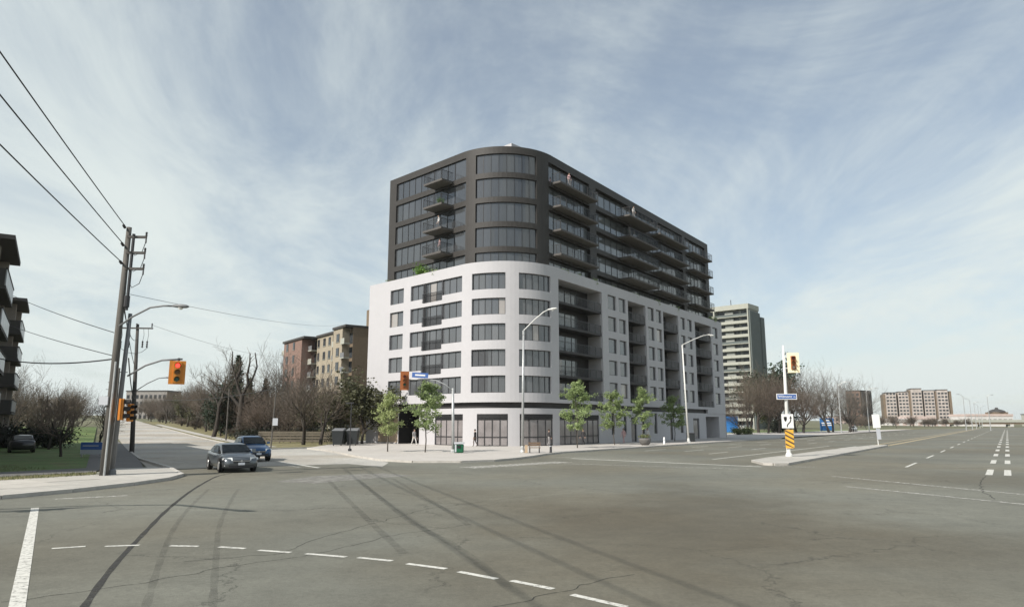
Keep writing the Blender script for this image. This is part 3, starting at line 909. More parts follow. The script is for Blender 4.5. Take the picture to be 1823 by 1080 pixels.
mb.face([(g0.x, g0.y, -.2), (g0.x, g0.y, 4.12), (g1.x, g1.y, 4.75), (g1.x, g1.y, -.2)][::-1])
bb(mb, 'ground_floor_wall', 'podium_white')
mb = MB(); panel(mb, PP, 0, 6.4, 4.1, 4.76, -0.02, 0.3); bb(mb, 'end_pier', 'podium_white')
mb = MB(); panel(mb, PP, 77.0, PP.tot, 4.1, 4.76, -0.02, 0.3); bb(mb, 'end_pier', 'podium_white')
for a, b, n in SH:
    window(PP, 'shopfront', a, b, 0.1, 3.02, n, 0.22, 'frame_dark', 'glass_shop', transom=[1.05], fw=0.1)
    mb = MB(); panel(mb, PP, a, b, 3.03, 3.5, -0.14, 0.2); bb(mb, 'shop_fascia', 'garage_dark')
for a, b, z0, z1 in GW:
    mb = MB(); panel(mb, PP, a, b, max(z0, .1), z1, -0.3, 0.05); w = bb(mb, 'narrow_window' if z0 > .5 else 'door', 'glass_bay' if z0 > .5 else 'glass_shop')
    mb = MB(); panel(mb, PP, a, a + .08, max(z0, .1), z1, -0.26, 0.05); panel(mb, PP, b - .3, b, max(z0, .1), z1, -0.26, 0.05); panel(mb, PP, a, b, z1 - .35, z1, -0.258, 0.05); bb(mb, 'frame', 'frame_dark', w)
mb = MB(); panel(mb, PP, 2.5, 6.6, 0.25, 4.0, -0.25, 0.05); bb(mb, 'stone_panel', 'tan_panel')
mb = MB(); panel(mb, PP, 6.75, 10.7, -0.2, 4.1, -4.0, 0.1); bb(mb, 'garage_back', 'garage_dark')
mb = MB()
for u in (6.75, 10.69):
    p, q = PP.at(u, -0.13), PP.at(u, -4.0); d_ = dL * (0.03 if u > 8 else -0.03)
    mb.face([(p.x + d_.x, p.y + d_.y, -.2), (q.x + d_.x, q.y + d_.y, -.2), (q.x + d_.x, q.y + d_.y, 4.1), (p.x + d_.x, p.y + d_.y, 4.1)])
bb(mb, 'garage_side_wall', 'garage_dark')
mb = MB()
for k in range(11):
    panel(mb, PP, 6.8, 10.65, 0.1 + k * 0.36, 0.1 + k * 0.36 + 0.34, -3.2, 0.05)
bb(mb, 'garage_shutter', 'garage_dark')
mb = MB(); panel(mb, PP, 76.25, 82.35, 0.1, 3.58, -5.0, 0.1); bb(mb, 'passage_back', 'brick_brown')

# ---- the dark tower
TF = 2.93; TT = 33.35; THH = 2.28; TROOF = 34.2
TROWS = [TT - TF * i for i in range(5)]
LW = (1.45, 14.9); CW = (16.3, 23.75)
off_r = 1.0
TB = [(25.7, 35.45, 0.5), (37.2, 66.6, 0.7), (67.8, 77.0, 0.5)]
tops = []
for zt in TROWS:
    tops += [(LW[0], LW[1], zt - THH, zt, 0.25), (CW[0], CW[1], zt - THH, zt, 0.25)]
    for a, b, d in TB: tops.append((a, b, zt - THH - 0.2, zt - 0.15, d))
mb = MB(); wall_open(mb, TP, 0, TP.tot, 19.0, TROOF, tops)
ts = TP.subs(0, TP.tot)
h0 = TP.at(0); h1 = h0 - nL * 16; k0 = TP.at(TP.tot); k1 = k0 - nR * 17
mb.face([(h0.x, h0.y, 19), (h0.x, h0.y, TROOF), (h1.x, h1.y, TROOF), (h1.x, h1.y, 19)][::-1])
mb.face([(k0.x, k0.y, 19), (k1.x, k1.y, 19), (k1.x, k1.y, TROOF), (k0.x, k0.y, TROOF)])
mb.face([(h1.x, h1.y, 19), (h1.x, h1.y, TROOF), (k1.x, k1.y, TROOF), (k1.x, k1.y, 19)])
bb(mb, 'tower_wall', 'tower_dark')
mb = MB(); mb.face([(p.x, p.y, TROOF) for p in [TP.at(u) for u in ts] + [k1, h1]]); fixup(bb(mb, 'tower_roof', 'tower_dark'))
zt = TROWS[0]; zb = zt - THH
trow = [window(TP, 'window', LW[0], 8.9, zb, zt, 6, 0.16, 'frame_dark', 'glass_tower', fw=0.05),
        window(TP, 'balcony_door', 8.9, 12.8, zb, zt, 3, 0.16, 'frame_dark', 'glass_tower', fw=0.05),
        window(TP, 'window', 12.8, LW[1], zb, zt, 1, 0.16, 'frame_dark', 'glass_tower', fw=0.05),
        window(TP, 'curved_window', *CW, zb, zt, 8, 0.16, 'frame_dark', 'glass_tower', fw=0.05)]
for a, b, d in TB:
    trow.append(window(TP, 'window_band', a + .02, b - .02, zb - 0.18, zt - 0.17, {9: 6, 29: 17}.get(int(b - a), 6), d - 0.1, 'frame_dark', 'glass_bay', fw=0.07))
for i in range(1, 5):
    for o in trow: dupz(o, -TF * i)
def balcony(P, u0, u1, zf, proj, nglass, glass='glass_rail'):
    mb = MB(); panel(mb, P, u0, u1, zf - 0.22, zf, proj, proj - 0.003); s_ = bb(mb, 'balcony', 'slab_dark')
    mb = MB(); panel(mb, P, u0 + .01, u1 - .01, zf - 0.235, zf - 0.222, proj - .01, proj - 0.02); bb(mb, 'soffit', 'soffit', s_)
    mb = MB(); panel(mb, P, u0, u1, zf + 1.02, zf + 1.07, proj, 0.05)
    for u in (u0, u1 - .04):
        panel(mb, P, u, u + .04, zf + 1.02, zf + 1.07, proj - 0.05, proj - .1)
        for o_ in (proj - .02, proj * .5): panel(mb, P, u, u + .045, zf, zf + 1.02, o_, 0.045)
    for k in range(1, nglass):
        u = u0 + (u1 - u0) * k / nglass; panel(mb, P, u - .02, u + .02, zf, zf + 1.02, proj - 0.005, 0.04)
    bb(mb, 'railing', 'frame_dark', s_)
    for k in range(nglass):
        w = (u1 - u0) / nglass; m2 = MB(); panel(m2, P, u0 + w * k + .05, u0 + w * (k + 1) - .05, zf + .06, zf + 1.0, proj - 0.02, 0.012); bb(m2, 'glass_panel', glass, s_)
    for u in (u0 + .015, u1 - .03):
        m2 = MB(); panel(m2, P, u, u + .012, zf + .06, zf + 1.0, proj - 0.07, proj - .14); bb(m2, 'glass_panel', glass, s_)
    return s_
bal = [balcony(TP, 9.3, 12.7, zb - 0.1, 1.8, 3), balcony(TP, 26.3, 35.5, zb - 0.25, 1.25, 7), balcony(TP, 43.3, 52.6, zb - 0.25, 1.9, 7), balcony(TP, 54.6, 66.0, zb - 0.25, 1.4, 8), balcony(TP, 68.8, 77.6, zb - 0.25, 1.1, 6)]
for i in range(1, 4):
    for o in bal: dupz(o, -TF * i)
# roof plant room
mb = MB(); mb.obox((-.3, 79.6), dL, nL, 1.2, .9, TROOF - .1, TROOF + .85)
bb(mb, 'plant_room', 'podium_white')

# ------------------------------------------------------------------ neighbouring buildings
class Frame:
    def __init__(s, o, e, n): s.o = Vector(o); s.e = Vector(e).normalized(); s.n = Vector(n).normalized()
    def p(s, a, d, z): q = s.o + s.e * a + s.n * d; return (q.x, q.y, z)
    def box(s, mb, a0, a1, d0, d1, z0, z1):
        mb.hexa([s.p(a0, d0, z0), s.p(a1, d0, z0), s.p(a1, d1, z0), s.p(a0, d1, z0)], [s.p(a0, d0, z1), s.p(a1, d0, z1), s.p(a1, d1, z1), s.p(a0, d1, z1)])
    def part(s, name, m, parent, *bx, kind=None):
        mb = MB()
        for b in bx: s.box(mb, *b)
        return fixn(mb.build(name, m, parent, kind=kind))

# brick apartment house behind the bare trees
z_ = hgt(-32, 134)
F = Frame((-32, 134), (-.587, .81), (-.81, -.587))
B = empty('apartment_building', (-32, 134, z_), label='tan brick apartment block with stepped balcony bays behind the bare trees', cat='building')
ZB = z_; H0 = 21.0 - 0
def brick_section(s0, s1, d, m, z1, name='wall'): return F.part(name, m, B, (s0, s1, -16, d, ZB - 1, z1))
w1 = brick_section(1.8, 6.4, 0.0, 'brick_tan', 20.9)
F.part('wall', 'brick_brown', B, (0.0, 1.8, -16, -1.6, ZB - 1, 20.9)); F.part('side_wall', 'brick_brown', B, (-.06, -.003, -16, -1.4, ZB - 1, 21.2))
brick_section(8.2, 16.8, -0.6, 'brick_tan', 20.4)
F.part('wall', 'brick_brown', B, (6.41, 8.19, -16, -2.2, ZB - 1, 20.4)); F.part('wall', 'brick_brown', B, (16.81, 18.9, -16, -.9, ZB - 1, 20.2))
F.part('wall', 'brick_red', B, (18.91, 30.5, -16, 2.0, ZB - 1, 20.2))
for s0, s1, d, z1 in ((-.2, 6.5, .25, 20.9), (6.52, 16.9, -.3, 20.4), (16.92, 30.8, 2.3, 20.2)): F.part('roof_slab', 'roof_dark', B, (s0, s1, -16.2, d, z1, z1 + .45))
F.part('plant_room', 'brick_brown', B, (-2.6, 2.0, -14, -5, 21.3, 24.8)); F.part('roof_slab', 'cream_wall', B, (-3.4, 1.0, -14.4, -9, 21.35, 22.2))
for k in range(7):
    z = ZB + 1.3 + 2.78 * k
    for s0, s1, d in ((3.2, 4.7, 0.0), (12.0, 13.3, -.6), (9.2, 10.4, -.6), (15.3, 16.4, -.6), (27.5, 28.8, 2.0), (23.2, 24.4, 2.0)):
        w = F.part('window', 'frame_dark', B, (s0, s1, d, d + .06, z, z + 1.55)); F.part('pane', 'glass_far', w, (s0 + .1, s1 - .1, d + .061, d + .09, z + .1, z + 1.45))
        F.part('sill', 'cream_wall', w, (s0 - .1, s1 + .1, d, d + .12, z - .12, z - .01))
    for s0, s1, d in ((0.02, 1.95, 0.35), (6.5, 8.1, -.35), (16.85, 18.88, 0.6), (30.52, 32.0, 2.0)):
        b = F.part('balcony', 'cream_slab', B, (s0, s1, -.85 if s0 < 30 else 0.4, d, z - .75, z - .55))
        F.part('railing', 'grey_metal' if (k + int(s0)) % 3 else 'cream_slab', b, (s0 + .05, s1 - .05, d - .08, d - .03, z - .54, z + .4))
        F.part('balcony_door', 'glass_far', b, (s0 + .2, s1 - .2, {0: -1.59, 6: -2.19, 16: -.89}.get(int(s0), 1.0), {0: -1.52, 6: -2.12, 16: -.82}.get(int(s0), 1.06), z - .5, z + 1.5))

# apartment house at the left edge: stacked balconies seen from below
aF = Frame((-40.1, 52.1), (-.545, .838), (.838, .545))
B = empty('apartment_building', (-44, 57, 0), label='dark apartment house with stacked glass balconies at the left edge', cat='building')
aF.part('wall', 'apt_wall', B, (-24, 30, -14, 0, -.2, 14.7)); aF.part('roof', 'apt_dark', B, (-24.4, 30.4, -14.3, 0.3, 14.7, 15.1))  # unseen near length added to shade the lawn; far end shortened to light the street
for s0 in (-9.2, 19.4):
    aF.part('balcony_roof', 'apt_dark', B, (s0 - .2, s0 + 9.4, .31, 2.1, 14.6, 14.9))
    aF.part('pier', 'apt_wall', B, (s0 + 8.1, s0 + 8.9, .01, 1.45, 0, 14.58)); aF.part('pier', 'apt_wall', B, (s0 + 2.2, s0 + 3.0, .01, 1.2, 0, 14.58))
    aF.part('stair_wall', 'apt_wall', B, (s0 + 3.4, s0 + 5.8, .01, .5, 0, 14.58))
    for k in range(5):
        z = 1.0 + 2.62 * k
        b = aF.part('balcony', 'apt_dark', B, (s0, s0 + 9.2, .02, 1.9, z - .22, z))
        aF.part('side_panel', 'apt_dark', b, (s0, s0 + .1, .03, 1.8, z + .01, z + 1.15)); aF.part('side_panel', 'apt_dark', b, (s0 + 9.1, s0 + 9.2, .03, 1.8, z + .01, z + 1.15))
        for j in range(4): aF.part('front_panel', 'apt_panel', b, (s0 + .05 + j * 2.29, s0 + 2.25 + j * 2.29, 1.82, 1.88, z + .06, z + 1.1))
        aF.part('railing', 'apt_dark', b, (s0, s0 + 9.2, 1.78, 1.92, z + 1.12, z + 1.2))
        aF.part('balcony_door', 'glass_far', b, (s0 + .5, s0 + 3.2, .02, .1, z + .05, z + 2.2)); aF.part('balcony_door', 'glass_far', b, (s0 + 6.0, s0 + 8.6, .02, .1, z + .05, z + 2.2))
for k in range(5):
    z = 1.9 + 2.62 * k
    for s0 in (2.0, 5.5, 9.0, 12.5, 16.0): w = aF.part('window', 'frame_dark', B, (s0, s0 + 1.5, 0.003, .05, z, z + 1.3)); aF.part('pane', 'glass_far', w, (s0 + .08, s0 + 1.42, .051, .07, z + .08, z + 1.22))

# tall cream slab block on the right
cF = Frame((89.5, 262), (-.756, .655), (-.655, -.756))
B = empty('apartment_tower', (89.5, 262, 0), label='tall pale apartment slab with cream balcony bands right of the corner building', cat='building')
cF.part('wall', 'cream_wall', B, (0, 26, -10, -1.6, 0, 45.5)); cF.part('end_wall', 'green_grey', B, (-.6, -.06, -10, -.3, 0, 44.6)); cF.part('stair_tower', 'green_grey', B, (-.9, 6, -13.5, -10.01, 0, 43.2))
cF.part('roof_band', 'cream_slab', B, (-.3, 26, -10, 0.3, 45.51, 47.4)); cF.part('end_fin', 'cream_slab', B, (-.05, .35, -1.59, .25, 0, 45.5)); cF.part('fin', 'cream_slab', B, (13.4, 13.9, -1.59, .35, 0, 45.5))
cF.part('antenna', 'dark_metal', B, (22, 22.2, -6, -5.8, 47.41, 52)); cF.part('antenna', 'dark_metal', B, (9, 9.2, -6, -5.8, 47.41, 50.5))
for k in range(17):
    z = 1.0 + 2.62 * k
    for s0, s1 in ((0.4, 13.3), (14.0, 26)):
        b = cF.part('balcony', 'cream_slab', B, (s0, s1, -1.59, .1, z - .25, z)); cF.part('parapet', 'cream_slab' if (k * 5 + int(s0)) % 4 else 'green_grey', b, (s0, s1, -.02, .1, z + .01, z + .85))
    for s0, s1 in ((.8, 3.4), (4.4, 6.2), (9.8, 12.9), (14.4, 17.5), (19, 23)):
        w = cF.part('window', 'glass_far', B, (s0, s1, -1.59, -1.52, z + .3, z + 2.2))
    cF.part('screen_panel', 'cream_wall', B, (6.3, 9.7, -1.0, -.9, z + .01, z + 2.3))

# brown point block far along the avenue, and the long pink complex beyond
def far_block(name, o, e, n, L, dep, H, m, m2, label, bays, floors, win_m='glass_far', roof=None):
    f = Frame(o, e, n); B = empty(name, (o[0], o[1], 0), label=label, cat='building')
    f.part('wall', m, B, (0, L, -dep, 0, 0, H)); f.part('roof', 'roof_dark', B, (-.3, L + .3, -dep - .3, .3, H, H + .5))
    f.part('side_wall', m2, B, (-.25, -.01, -dep, -.1, 0, H - .2))
    for i in range(bays):
        for k in range(floors):
            a = L * (i + .22) / bays; b = L * (i + .78) / bays; z = 1.2 + (H - 1.5) * k / floors; hh = (H - 1.5) / floors * .55
            f.part('window', win_m, B, (a, b, .01, .12, z, z + hh))
    return f, B
f, B = far_block('brown_tower', (223, 452), (-.6, .8), (-.8, -.6), 9, 14, 23, 'brick_red', 'brick_brown', 'small brown brick tower on the far right beyond the bare trees', 3, 8)
for i in range(4): f.part('dark_fin', 'roof_dark', B, (-.9, -.26, -13.5 + i * 3.4, -11.9 + i * 3.4, 0, 22.8))
f = Frame((364, 585), (-.94, .34), (-.34, -.94)); B = empty('apartment_complex', (364, 585, 0), label='long pinkish apartment complex with five stepped bays on the horizon', cat='building')
HS = [28.0, 28.6, 31.0, 29.5, 29.8]
for i in range(5):
    a = 2 + i * 9.6; hh = HS[4 - i]; dd = (0, -1.5, 1.0, -1.2, .4)[i]
    f.part('wing', 'brick_pink', B, (a, a + 7.8, -18, dd, 0, hh)); f.part('link', 'brick_brown', B, (a + 7.81, a + 9.59, -18, dd - 3, 0, hh - 1)); f.part('wing_roof', 'roof_dark', B, (a - .2, a + 8, -18, dd + .2, hh, hh + .6))
    for k in range(10):
        for j in range(3): f.part('window', 'glass_far', B, (a + .5 + j * 2.5, a + 2.2 + j * 2.5, dd + .01, dd + .1, 1.2 + k * 2.8, 2.6 + k * 2.8))
f.part('end_wing', 'brick_brown', B, (-1, 1.9, -18, -2, 0, 29))
# low buildings and overpass at the end of the avenue
f = Frame((362, 512), (-1, 0), (0, -1)); B = empty('warehouse', (362, 512, 0), label='low pale warehouse with dark roof dome at the far end of the avenue', cat='building')
f.part('wall', 'far_white', B, (0, 34, -20, 0, 0, 7.5)); f.part('roof_edge', 'far_pink', B, (-.2, 34.2, -20, .2, 7.5, 9.2)); f.part('drum', 'brick_brown', B, (1.0, 10.5, -14, -3, 9.21, 10.6))
mb = MB(); mb.lathe([(5.8, 10.6), (5.2, 11.5), (3.2, 12.4), (1.2, 12.9), (.8, 14.0)], 14, (356.2, 520, 0)); mb.build('dome', 'roof_dark', B)
for i in range(9): f.part('window', 'glass_far', B, (1 + i * 3.7, 3.2 + i * 3.7, .01, .1, 2, 5.5))
for i in range(9): f.part('clerestory', 'far_pink', B, (1 + i * 3.7, 3.6 + i * 3.7, .21, .3, 7.7, 9.0))
B = empty('warehouse', (300, 520, 0), label='low white sheds in front of the pink apartment complex', cat='building')
f = Frame((316, 505), (-1, 0), (0, -1)); f.part('wall', 'far_white', B, (0, 48, -14, 0, 0, 5.2)); f.part('roof', 'far_pink', B, (14, 34, -14, .3, 5.21, 7.6)); f.part('roof', 'silver_roof', B, (34.1, 48.2, -14, .2, 5.21, 5.8))
for i in range(8): f.part('door', 'far_pink', B, (2 + i * 5.5, 5 + i * 5.5, .01, .1, 0, 3.2))
B = empty('overpass', (330, 440, 0), label='low concrete overpass crossing the far end of the avenue', cat='bridge')
f = Frame((440, 452), (-.97, .22), (-.22, -.97)); f.part('deck', 'cream_slab', B, (0, 150, -6, 0, 3.2, 4.2)); f.part('girder', 'brick_brown', B, (0, 150, -5.5, -.5, 1.9, 3.19)); f.part('parapet', 'cream_slab', B, (0, 150, -.3, 0, 4.21, 5.0))
for i in range(9): f.part('pier', 'cream_slab', B, (6 + i * 17, 7.4 + i * 17, -4.5, -1.5, 0, 1.89))
f, B = far_block('distant_block', (448, 560), (-1, 0), (0, -1), 34, 16, 9.5, 'cream_slab', 'brick_brown', 'low cream block behind the overpass at the right edge', 8, 2)
f, B = far_block('distant_block', (306, 640), (-1, 0), (0, -1), 18, 14, 8.5, 'far_pink', 'brick_brown', 'small pinkish block just right of the long complex', 5, 2)
# distant blocks behind the wood on the left
f, B = far_block('distant_block', (-192, 392), (-1, .1), (-.1, -1), 24, 14, hgt(-200, 392) + 15, 'apt_far', 'brick_brown', 'long low grey block on the skyline above the side street', 9, 5)

# ------------------------------------------------------------------ trees
def grow_tree(seed, H, trunk_h, r0, spread, levels, nch, up=0.35, droop=0.0, cr_from=2, wander=0.22, fork=None, twr=0.012):
    rd = random.Random(seed)
    tb, cb = MB(), MB()
    tips = []
    def branch(p, d, L, r, lv):
        nseg = 4 if lv < 2 else (3 if lv < levels - 1 else 2)
        pts = [p]; rads = [r]
        dd = d.copy(); q = p.copy()
        rend = max(r * (0.55 if lv else 0.62), twr)
        for i in range(nseg):
            dd = (dd + Vector((rd.gauss(0, 1), rd.gauss(0, 1), rd.gauss(0, .6))) * wander * (0.45 if lv == 0 else 1) + Vector((0, 0, up * (0.4 if lv else 0) - droop * max(0, lv - 2)))).normalized()
            q = q + dd * (L / nseg)
            pts.append(q.copy()); rads.append(r + (rend - r) * (i + 1) / nseg)
        (tb if lv < cr_from else cb).tube(pts, rads, 7 if lv == 0 else (5 if lv < cr_from else 3), cap=False)
        if lv >= levels:
            tips.append((pts[-1], dd.copy())); return
        if lv >= levels - 1: tips.append((pts[len(pts) // 2], dd.copy()))
        n = nch[lv]
        for k in range(n):
            if lv == 0: t = 0.55 + 0.45 * (k + rd.random()) / n if fork is None else 0.9 + .1 * rd.random()
            else: t = 0.25 + 0.75 * (k + rd.random() * .8) / n
            if k == n - 1 and lv > 0: t = 1.0
            t = min(t, 1.0)
            i = min(int(t * nseg), nseg - 1); f_ = t * nseg - i
            b = pts[i].lerp(pts[i + 1], f_)
            ax = Vector((rd.gauss(0, 1), rd.gauss(0, 1), rd.gauss(0, 1)))
            ba = (pts[i + 1] - pts[i]).normalized()
            side = (ax - ba * ax.dot(ba)).normalized()
            if lv == 0:
                an = 2 * PI * (k / n) + rd.uniform(-.5, .5); side = Vector((math.cos(an), math.sin(an), 0))
            ang = rd.uniform(.55, 1.0) * spread * (0.35 if (k == n - 1 and lv > 0) else 1)
            nd = (ba * math.cos(ang) + side * math.sin(ang)).normalized()
            rr = rads[i] + (rads[i + 1] - rads[i]) * f_
            branch(b, nd, L * rd.uniform(.55, .82) * (1.0 if lv else (H - trunk_h) / max(trunk_h, .1) * .62), max(rr * rd.uniform(.5, .72), twr), lv + 1)
    branch(Vector((0, 0, -.1)), Vector((rd.gauss(0, .04), rd.gauss(0, .04), 1)).normalized(), trunk_h, r0, 0)
    return tb, cb, tips, rd
def leaf_quad(mb, c, s, rd, flat=0.3):
    a = Vector((rd.gauss(0, 1), rd.gauss(0, 1), rd.gauss(0, 1) * flat)).normalized()
    b = a.cross(Vector((rd.gauss(0, 1), rd.gauss(0, 1), rd.gauss(0, 1)))).normalized()
    a = a * s; b = b * s * .6
    mb.face([c - a, c - b, c + a, c + b])
def bare_tree(name, seed, H, trunk_h, r0, spread, levels, nch, tw='twig', bk='bark', **kw):
    tb, cb, tips, rd = grow_tree(seed, H, trunk_h, r0, spread, levels, nch, **kw)
    o = empty(name, (0, 0, 0)); tb.build('trunk', bk, o, smooth=True); cb.build('crown', tw, o)
    return o
def leafy_tree(name, seed, H, trunk_h, r0, spread, nch, leaf, nleaf, ls, sp, bk='bark_grey', **kw):
    tb, cb, tips, rd = grow_tree(seed, H, trunk_h, r0, spread, len(nch), nch, twr=.008, **kw)
    o = empty(name, (0, 0, 0)); t = tb.build('trunk', bk, o, smooth=True)
    cb.build('branches', bk, t)
    lb = MB()
    for k in range(nleaf):
        p, d = rd.choice(tips)
        leaf_quad(lb, p + Vector((rd.gauss(0, sp), rd.gauss(0, sp), rd.gauss(0, sp * .7))), ls * rd.uniform(.6, 1.3), rd)
    lb.build('crown', leaf, o)
    return o
def conifer(name, seed, H, wid, leaf='needle', dens=1.0, base=0.08):
    rd = random.Random(seed); o = empty(name, (0, 0, 0))
    tb = MB(); tb.tube([(0, 0, -.1), (0, 0, H * .5), (0, 0, H)], [H * .018, H * .012, .02], 6, False); tb.build('trunk', 'bark', o)
    lb = MB(); z = H * base
    while z < H * .985:
        t = (z - H * base) / (H * (1 - base)); rad = wid * (1 - t) ** .85 * rd.uniform(.75, 1.12) + .12
        n = int(7 + 3 * (1 - t))
        for k in range(n):
            a = 2 * PI * k / n + rd.uniform(-.4, .4); rr = rad * rd.uniform(.65, 1.1); m = max(3, int(rr * 5 * dens))
            for j in range(m):
                f_ = (j + .6) / m; c = Vector((math.cos(a) * rr * f_, math.sin(a) * rr * f_, z - rr * .28 * f_ + rd.gauss(0, .05)))
                for q in range(3): leaf_quad(lb, c + Vector((rd.gauss(0, .12), rd.gauss(0, .12), rd.gauss(0, .07))) * (1 + rr * .3), rd.uniform(.12, .26) * (1 + H * .02), rd, .35)
        z += H * .032 * (1.2 - .5 * t)
    lb.build('crown', leaf, o)
    return o
def shrub(name, seed, rx, ry, rz, leaf, n, ls, clumps=14):
    rd = random.Random(seed); o = empty(name, (0, 0, 0)); tb = MB()
    cs = []
    for k in range(clumps):
        c = Vector((rd.uniform(-1, 1) * rx * .75, rd.uniform(-1, 1) * ry * .75, rz * rd.uniform(.25, .85))); cs.append((c, rd.uniform(.25, .5)))
        tb.tube([(0, 0, -.05), c * .5 + Vector((0, 0, .05)), c], [.04, .03, .012], 4, False)
    tb.build('stem', 'bark', o); lb = MB()
    for k in range(n):
        c, s_ = rd.choice(cs); leaf_quad(lb, c + Vector((rd.gauss(0, 1) * rx, rd.gauss(0, 1) * ry, rd.gauss(0, .7) * rz)) * s_ * .7, ls * rd.uniform(.6, 1.3), rd, .8)
    for i, v in enumerate(lb.v):
        if v[2] < 0.02: lb.v[i] = (v[0], v[1], 0.02)
    lb.build('foliage', leaf, o)
    return o
PROTO = []
def use(proto, x, y, rz, sc, label, cat='tree', group=None, z=None, first=set()):
    zz = hgt(x, y) + .08 if z is None else z
    if proto.name not in first:
        first.add(proto.name); o = proto
        CH[proto.name] = kids(proto)
    else:
        o = copy_tree(proto)
    o.location = (x, y, zz); o.rotation_euler = (0, 0, rz); o.scale = sc if isinstance(sc, tuple) else (sc, sc, sc)
    for k_ in ('label', 'category', 'group'):
        if k_ in o: del o[k_]
    return tag(o, label, cat, group)

# six young street trees in fresh leaf along the new pavement
def young_tree(seed, H, wid, leaf, nleaf, ls):
    """straight stem with a leader through an oval, open crown of tiers"""
    rd = random.Random(seed); o = empty('street_tree', (0, 0, 0)); tb, bbm, lb = MB(), MB(), MB(); tips = []
    st_ = [Vector((rd.gauss(0, .03) * k, rd.gauss(0, .03) * k, H * k / 6)) for k in range(7)]
    tb.tube(st_, [.065 * (1 - .8 * k / 6) for k in range(7)], 8, False)
    z = H * .26
    while z < H * .97:
        t = (z - H * .26) / (H * .74); rad = wid * (math.sin(PI * min(1, t * .85 + .2)) ** .8) * rd.uniform(.6, 1.15) * (1.05 - .45 * t)
        a = rd.uniform(0, 6.28); k = z / H * 6; c = st_[int(k)].lerp(st_[min(int(k) + 1, 6)], k - int(k))
        e = c + Vector((math.cos(a) * rad, math.sin(a) * rad, rad * rd.uniform(.25, .7))); m_ = c.lerp(e, .5) + Vector((rd.gauss(0, .05), rd.gauss(0, .05), -.03))
        bbm.tube([c, m_, e], [.02, .014, .006], 4, False)
        for q in range(5):
            p = c.lerp(e, rd.uniform(.35, 1)); d = p + Vector((rd.gauss(0, .22), rd.gauss(0, .22), rd.gauss(.05, .15))); bbm.tube([p, d], [.008, .004], 3, False); tips.append(d)
        tips += [e, m_]
        z += H * rd.uniform(.012, .03)
    for k in range(nleaf):
        p = rd.choice(tips); lp = p + Vector((rd.gauss(0, .13), rd.gauss(0, .13), rd.gauss(0, .10)))
        leaf_quad(lb, lp, ls * rd.uniform(.6, 1.35), rd, .6)
    t = tb.build('trunk', 'bark_grey', o, smooth=True); bbm.build('branches', 'bark_grey', t); lb.build('crown', leaf, o)
    return o
st = [young_tree(21, 5.3, 1.3, 'leaf_pale', 3600, .085), young_tree(22, 6.3, 2.05, 'leaf_street', 5600, .09), young_tree(23, 6.6, 1.9, 'leaf_street', 5600, .09)]
for i, (x, y, pr, sc, rz, lab) in enumerate([(-10.64, 61.1, 0, .93, .3, 'small pale-leaved street tree nearest the tan panel and garage entrance'),
        (-7.29, 60.0, 1, .93, 1.0, 'wide green street tree between the garage entrance and the green bin'),
        (6.45, 70.4, 2, .98, 2.0, 'green street tree in front of the wide fourth shopfront'),
        (11.57, 80.4, 1, .95, 3.0, 'second street tree along the avenue, left of the round planter'),
        (16.0, 86.9, 2, 1.0, 4.1, 'third street tree along the avenue, behind the round planter'),
        (22.2, 97.2, 1, .97, 5.2, 'last street tree along the avenue, left of the second tall lamp')]):
    use(st[pr], x, y, rz, sc, lab, 'tree', 'young street trees along the pavement', z=.12)

bt = [bare_tree('bare_tree', 31, 12.5, 3.6, .26, .72, 5, [5, 5, 4, 3, 3], 'twig', 'bark'),
      bare_tree('bare_tree', 32, 12.5, 3.2, .28, .85, 5, [6, 5, 4, 4, 3], 'twig_grey', 'bark_grey'),
      bare_tree('bare_tree', 33, 11, 2.6, .22, .88, 5, [6, 5, 4, 3, 3], 'twig_red', 'bark'),
      bare_tree('bare_tree', 34, 13.5, 5.0, .32, .62, 5, [4, 4, 4, 4, 3], 'twig', 'bark', wander=.3),
      None,
      bare_tree('bare_tree', 37, 11.5, 3.4, .27, .74, 4, [5, 4, 4, 4], 'twig', 'bark', twr=.02, wander=.27),
      bare_tree('bare_tree', 38, 10.5, 2.6, .2, .8, 4, [5, 4, 4, 4], 'twig_red', 'bark', twr=.018, wander=.27)]
def pollard():
    o = empty('bare_tree', (0, 0, 0)); tb, cb = MB(), MB(); rd = random.Random(8)
    tb.tube([(0, 0, -.2), (.1, 0, 3), (.3, 0, 6.6)], [.5, .4, .34], 9, False)
    limbs = [[(.25, 0, 6.0), (-.5, .2, 7.6), (-1.1, .2, 9.4), (-1.6, 0, 11.2), (-1.7, .1, 13.2)], [(.3, 0, 6.4), (.9, -.2, 7.6), (1.7, 0, 9.0), (2.2, .2, 10.8), (1.8, .1, 13.0)], [(1.1, -.1, 8.0), (1.0, -.4, 9.6), (1.3, -.5, 11.4), (1.2, -.4, 12.8)], [(-.9, .2, 8.9), (-.5, .6, 10.4), (-.7, .7, 12.0)], [(.1, 0, 4.6), (-1.6, .3, 6.4), (-3.4, .2, 7.4), (-4.6, 0, 8.6)], [(.2, 0, 5.0), (2.2, .2, 6.0), (3.6, 0, 7.6)]]
    for L in limbs:
        tb.tube(L, [.24 * (1 - .7 * k / (len(L) - 1)) for k in range(len(L))], 6, False)
        for q in range(16):
            k = rd.randrange(1, len(L)); p = Vector(L[k - 1]).lerp(Vector(L[k]), rd.random()); d = Vector((rd.gauss(0, .6), rd.gauss(0, .6), rd.uniform(.2, 1.2))); ln = rd.uniform(.4, 1.5)
            e = p + d * ln * .5; cb.tube([p, e, e + (d + Vector((rd.gauss(0, .3), rd.gauss(0, .3), .2))) * ln * .5], [.05, .03, .015], 3, False)
    tb.build('trunk', 'bark', o, smooth=True); cb.build('crown', 'twig', o)
    return o
bt[4] = pollard()
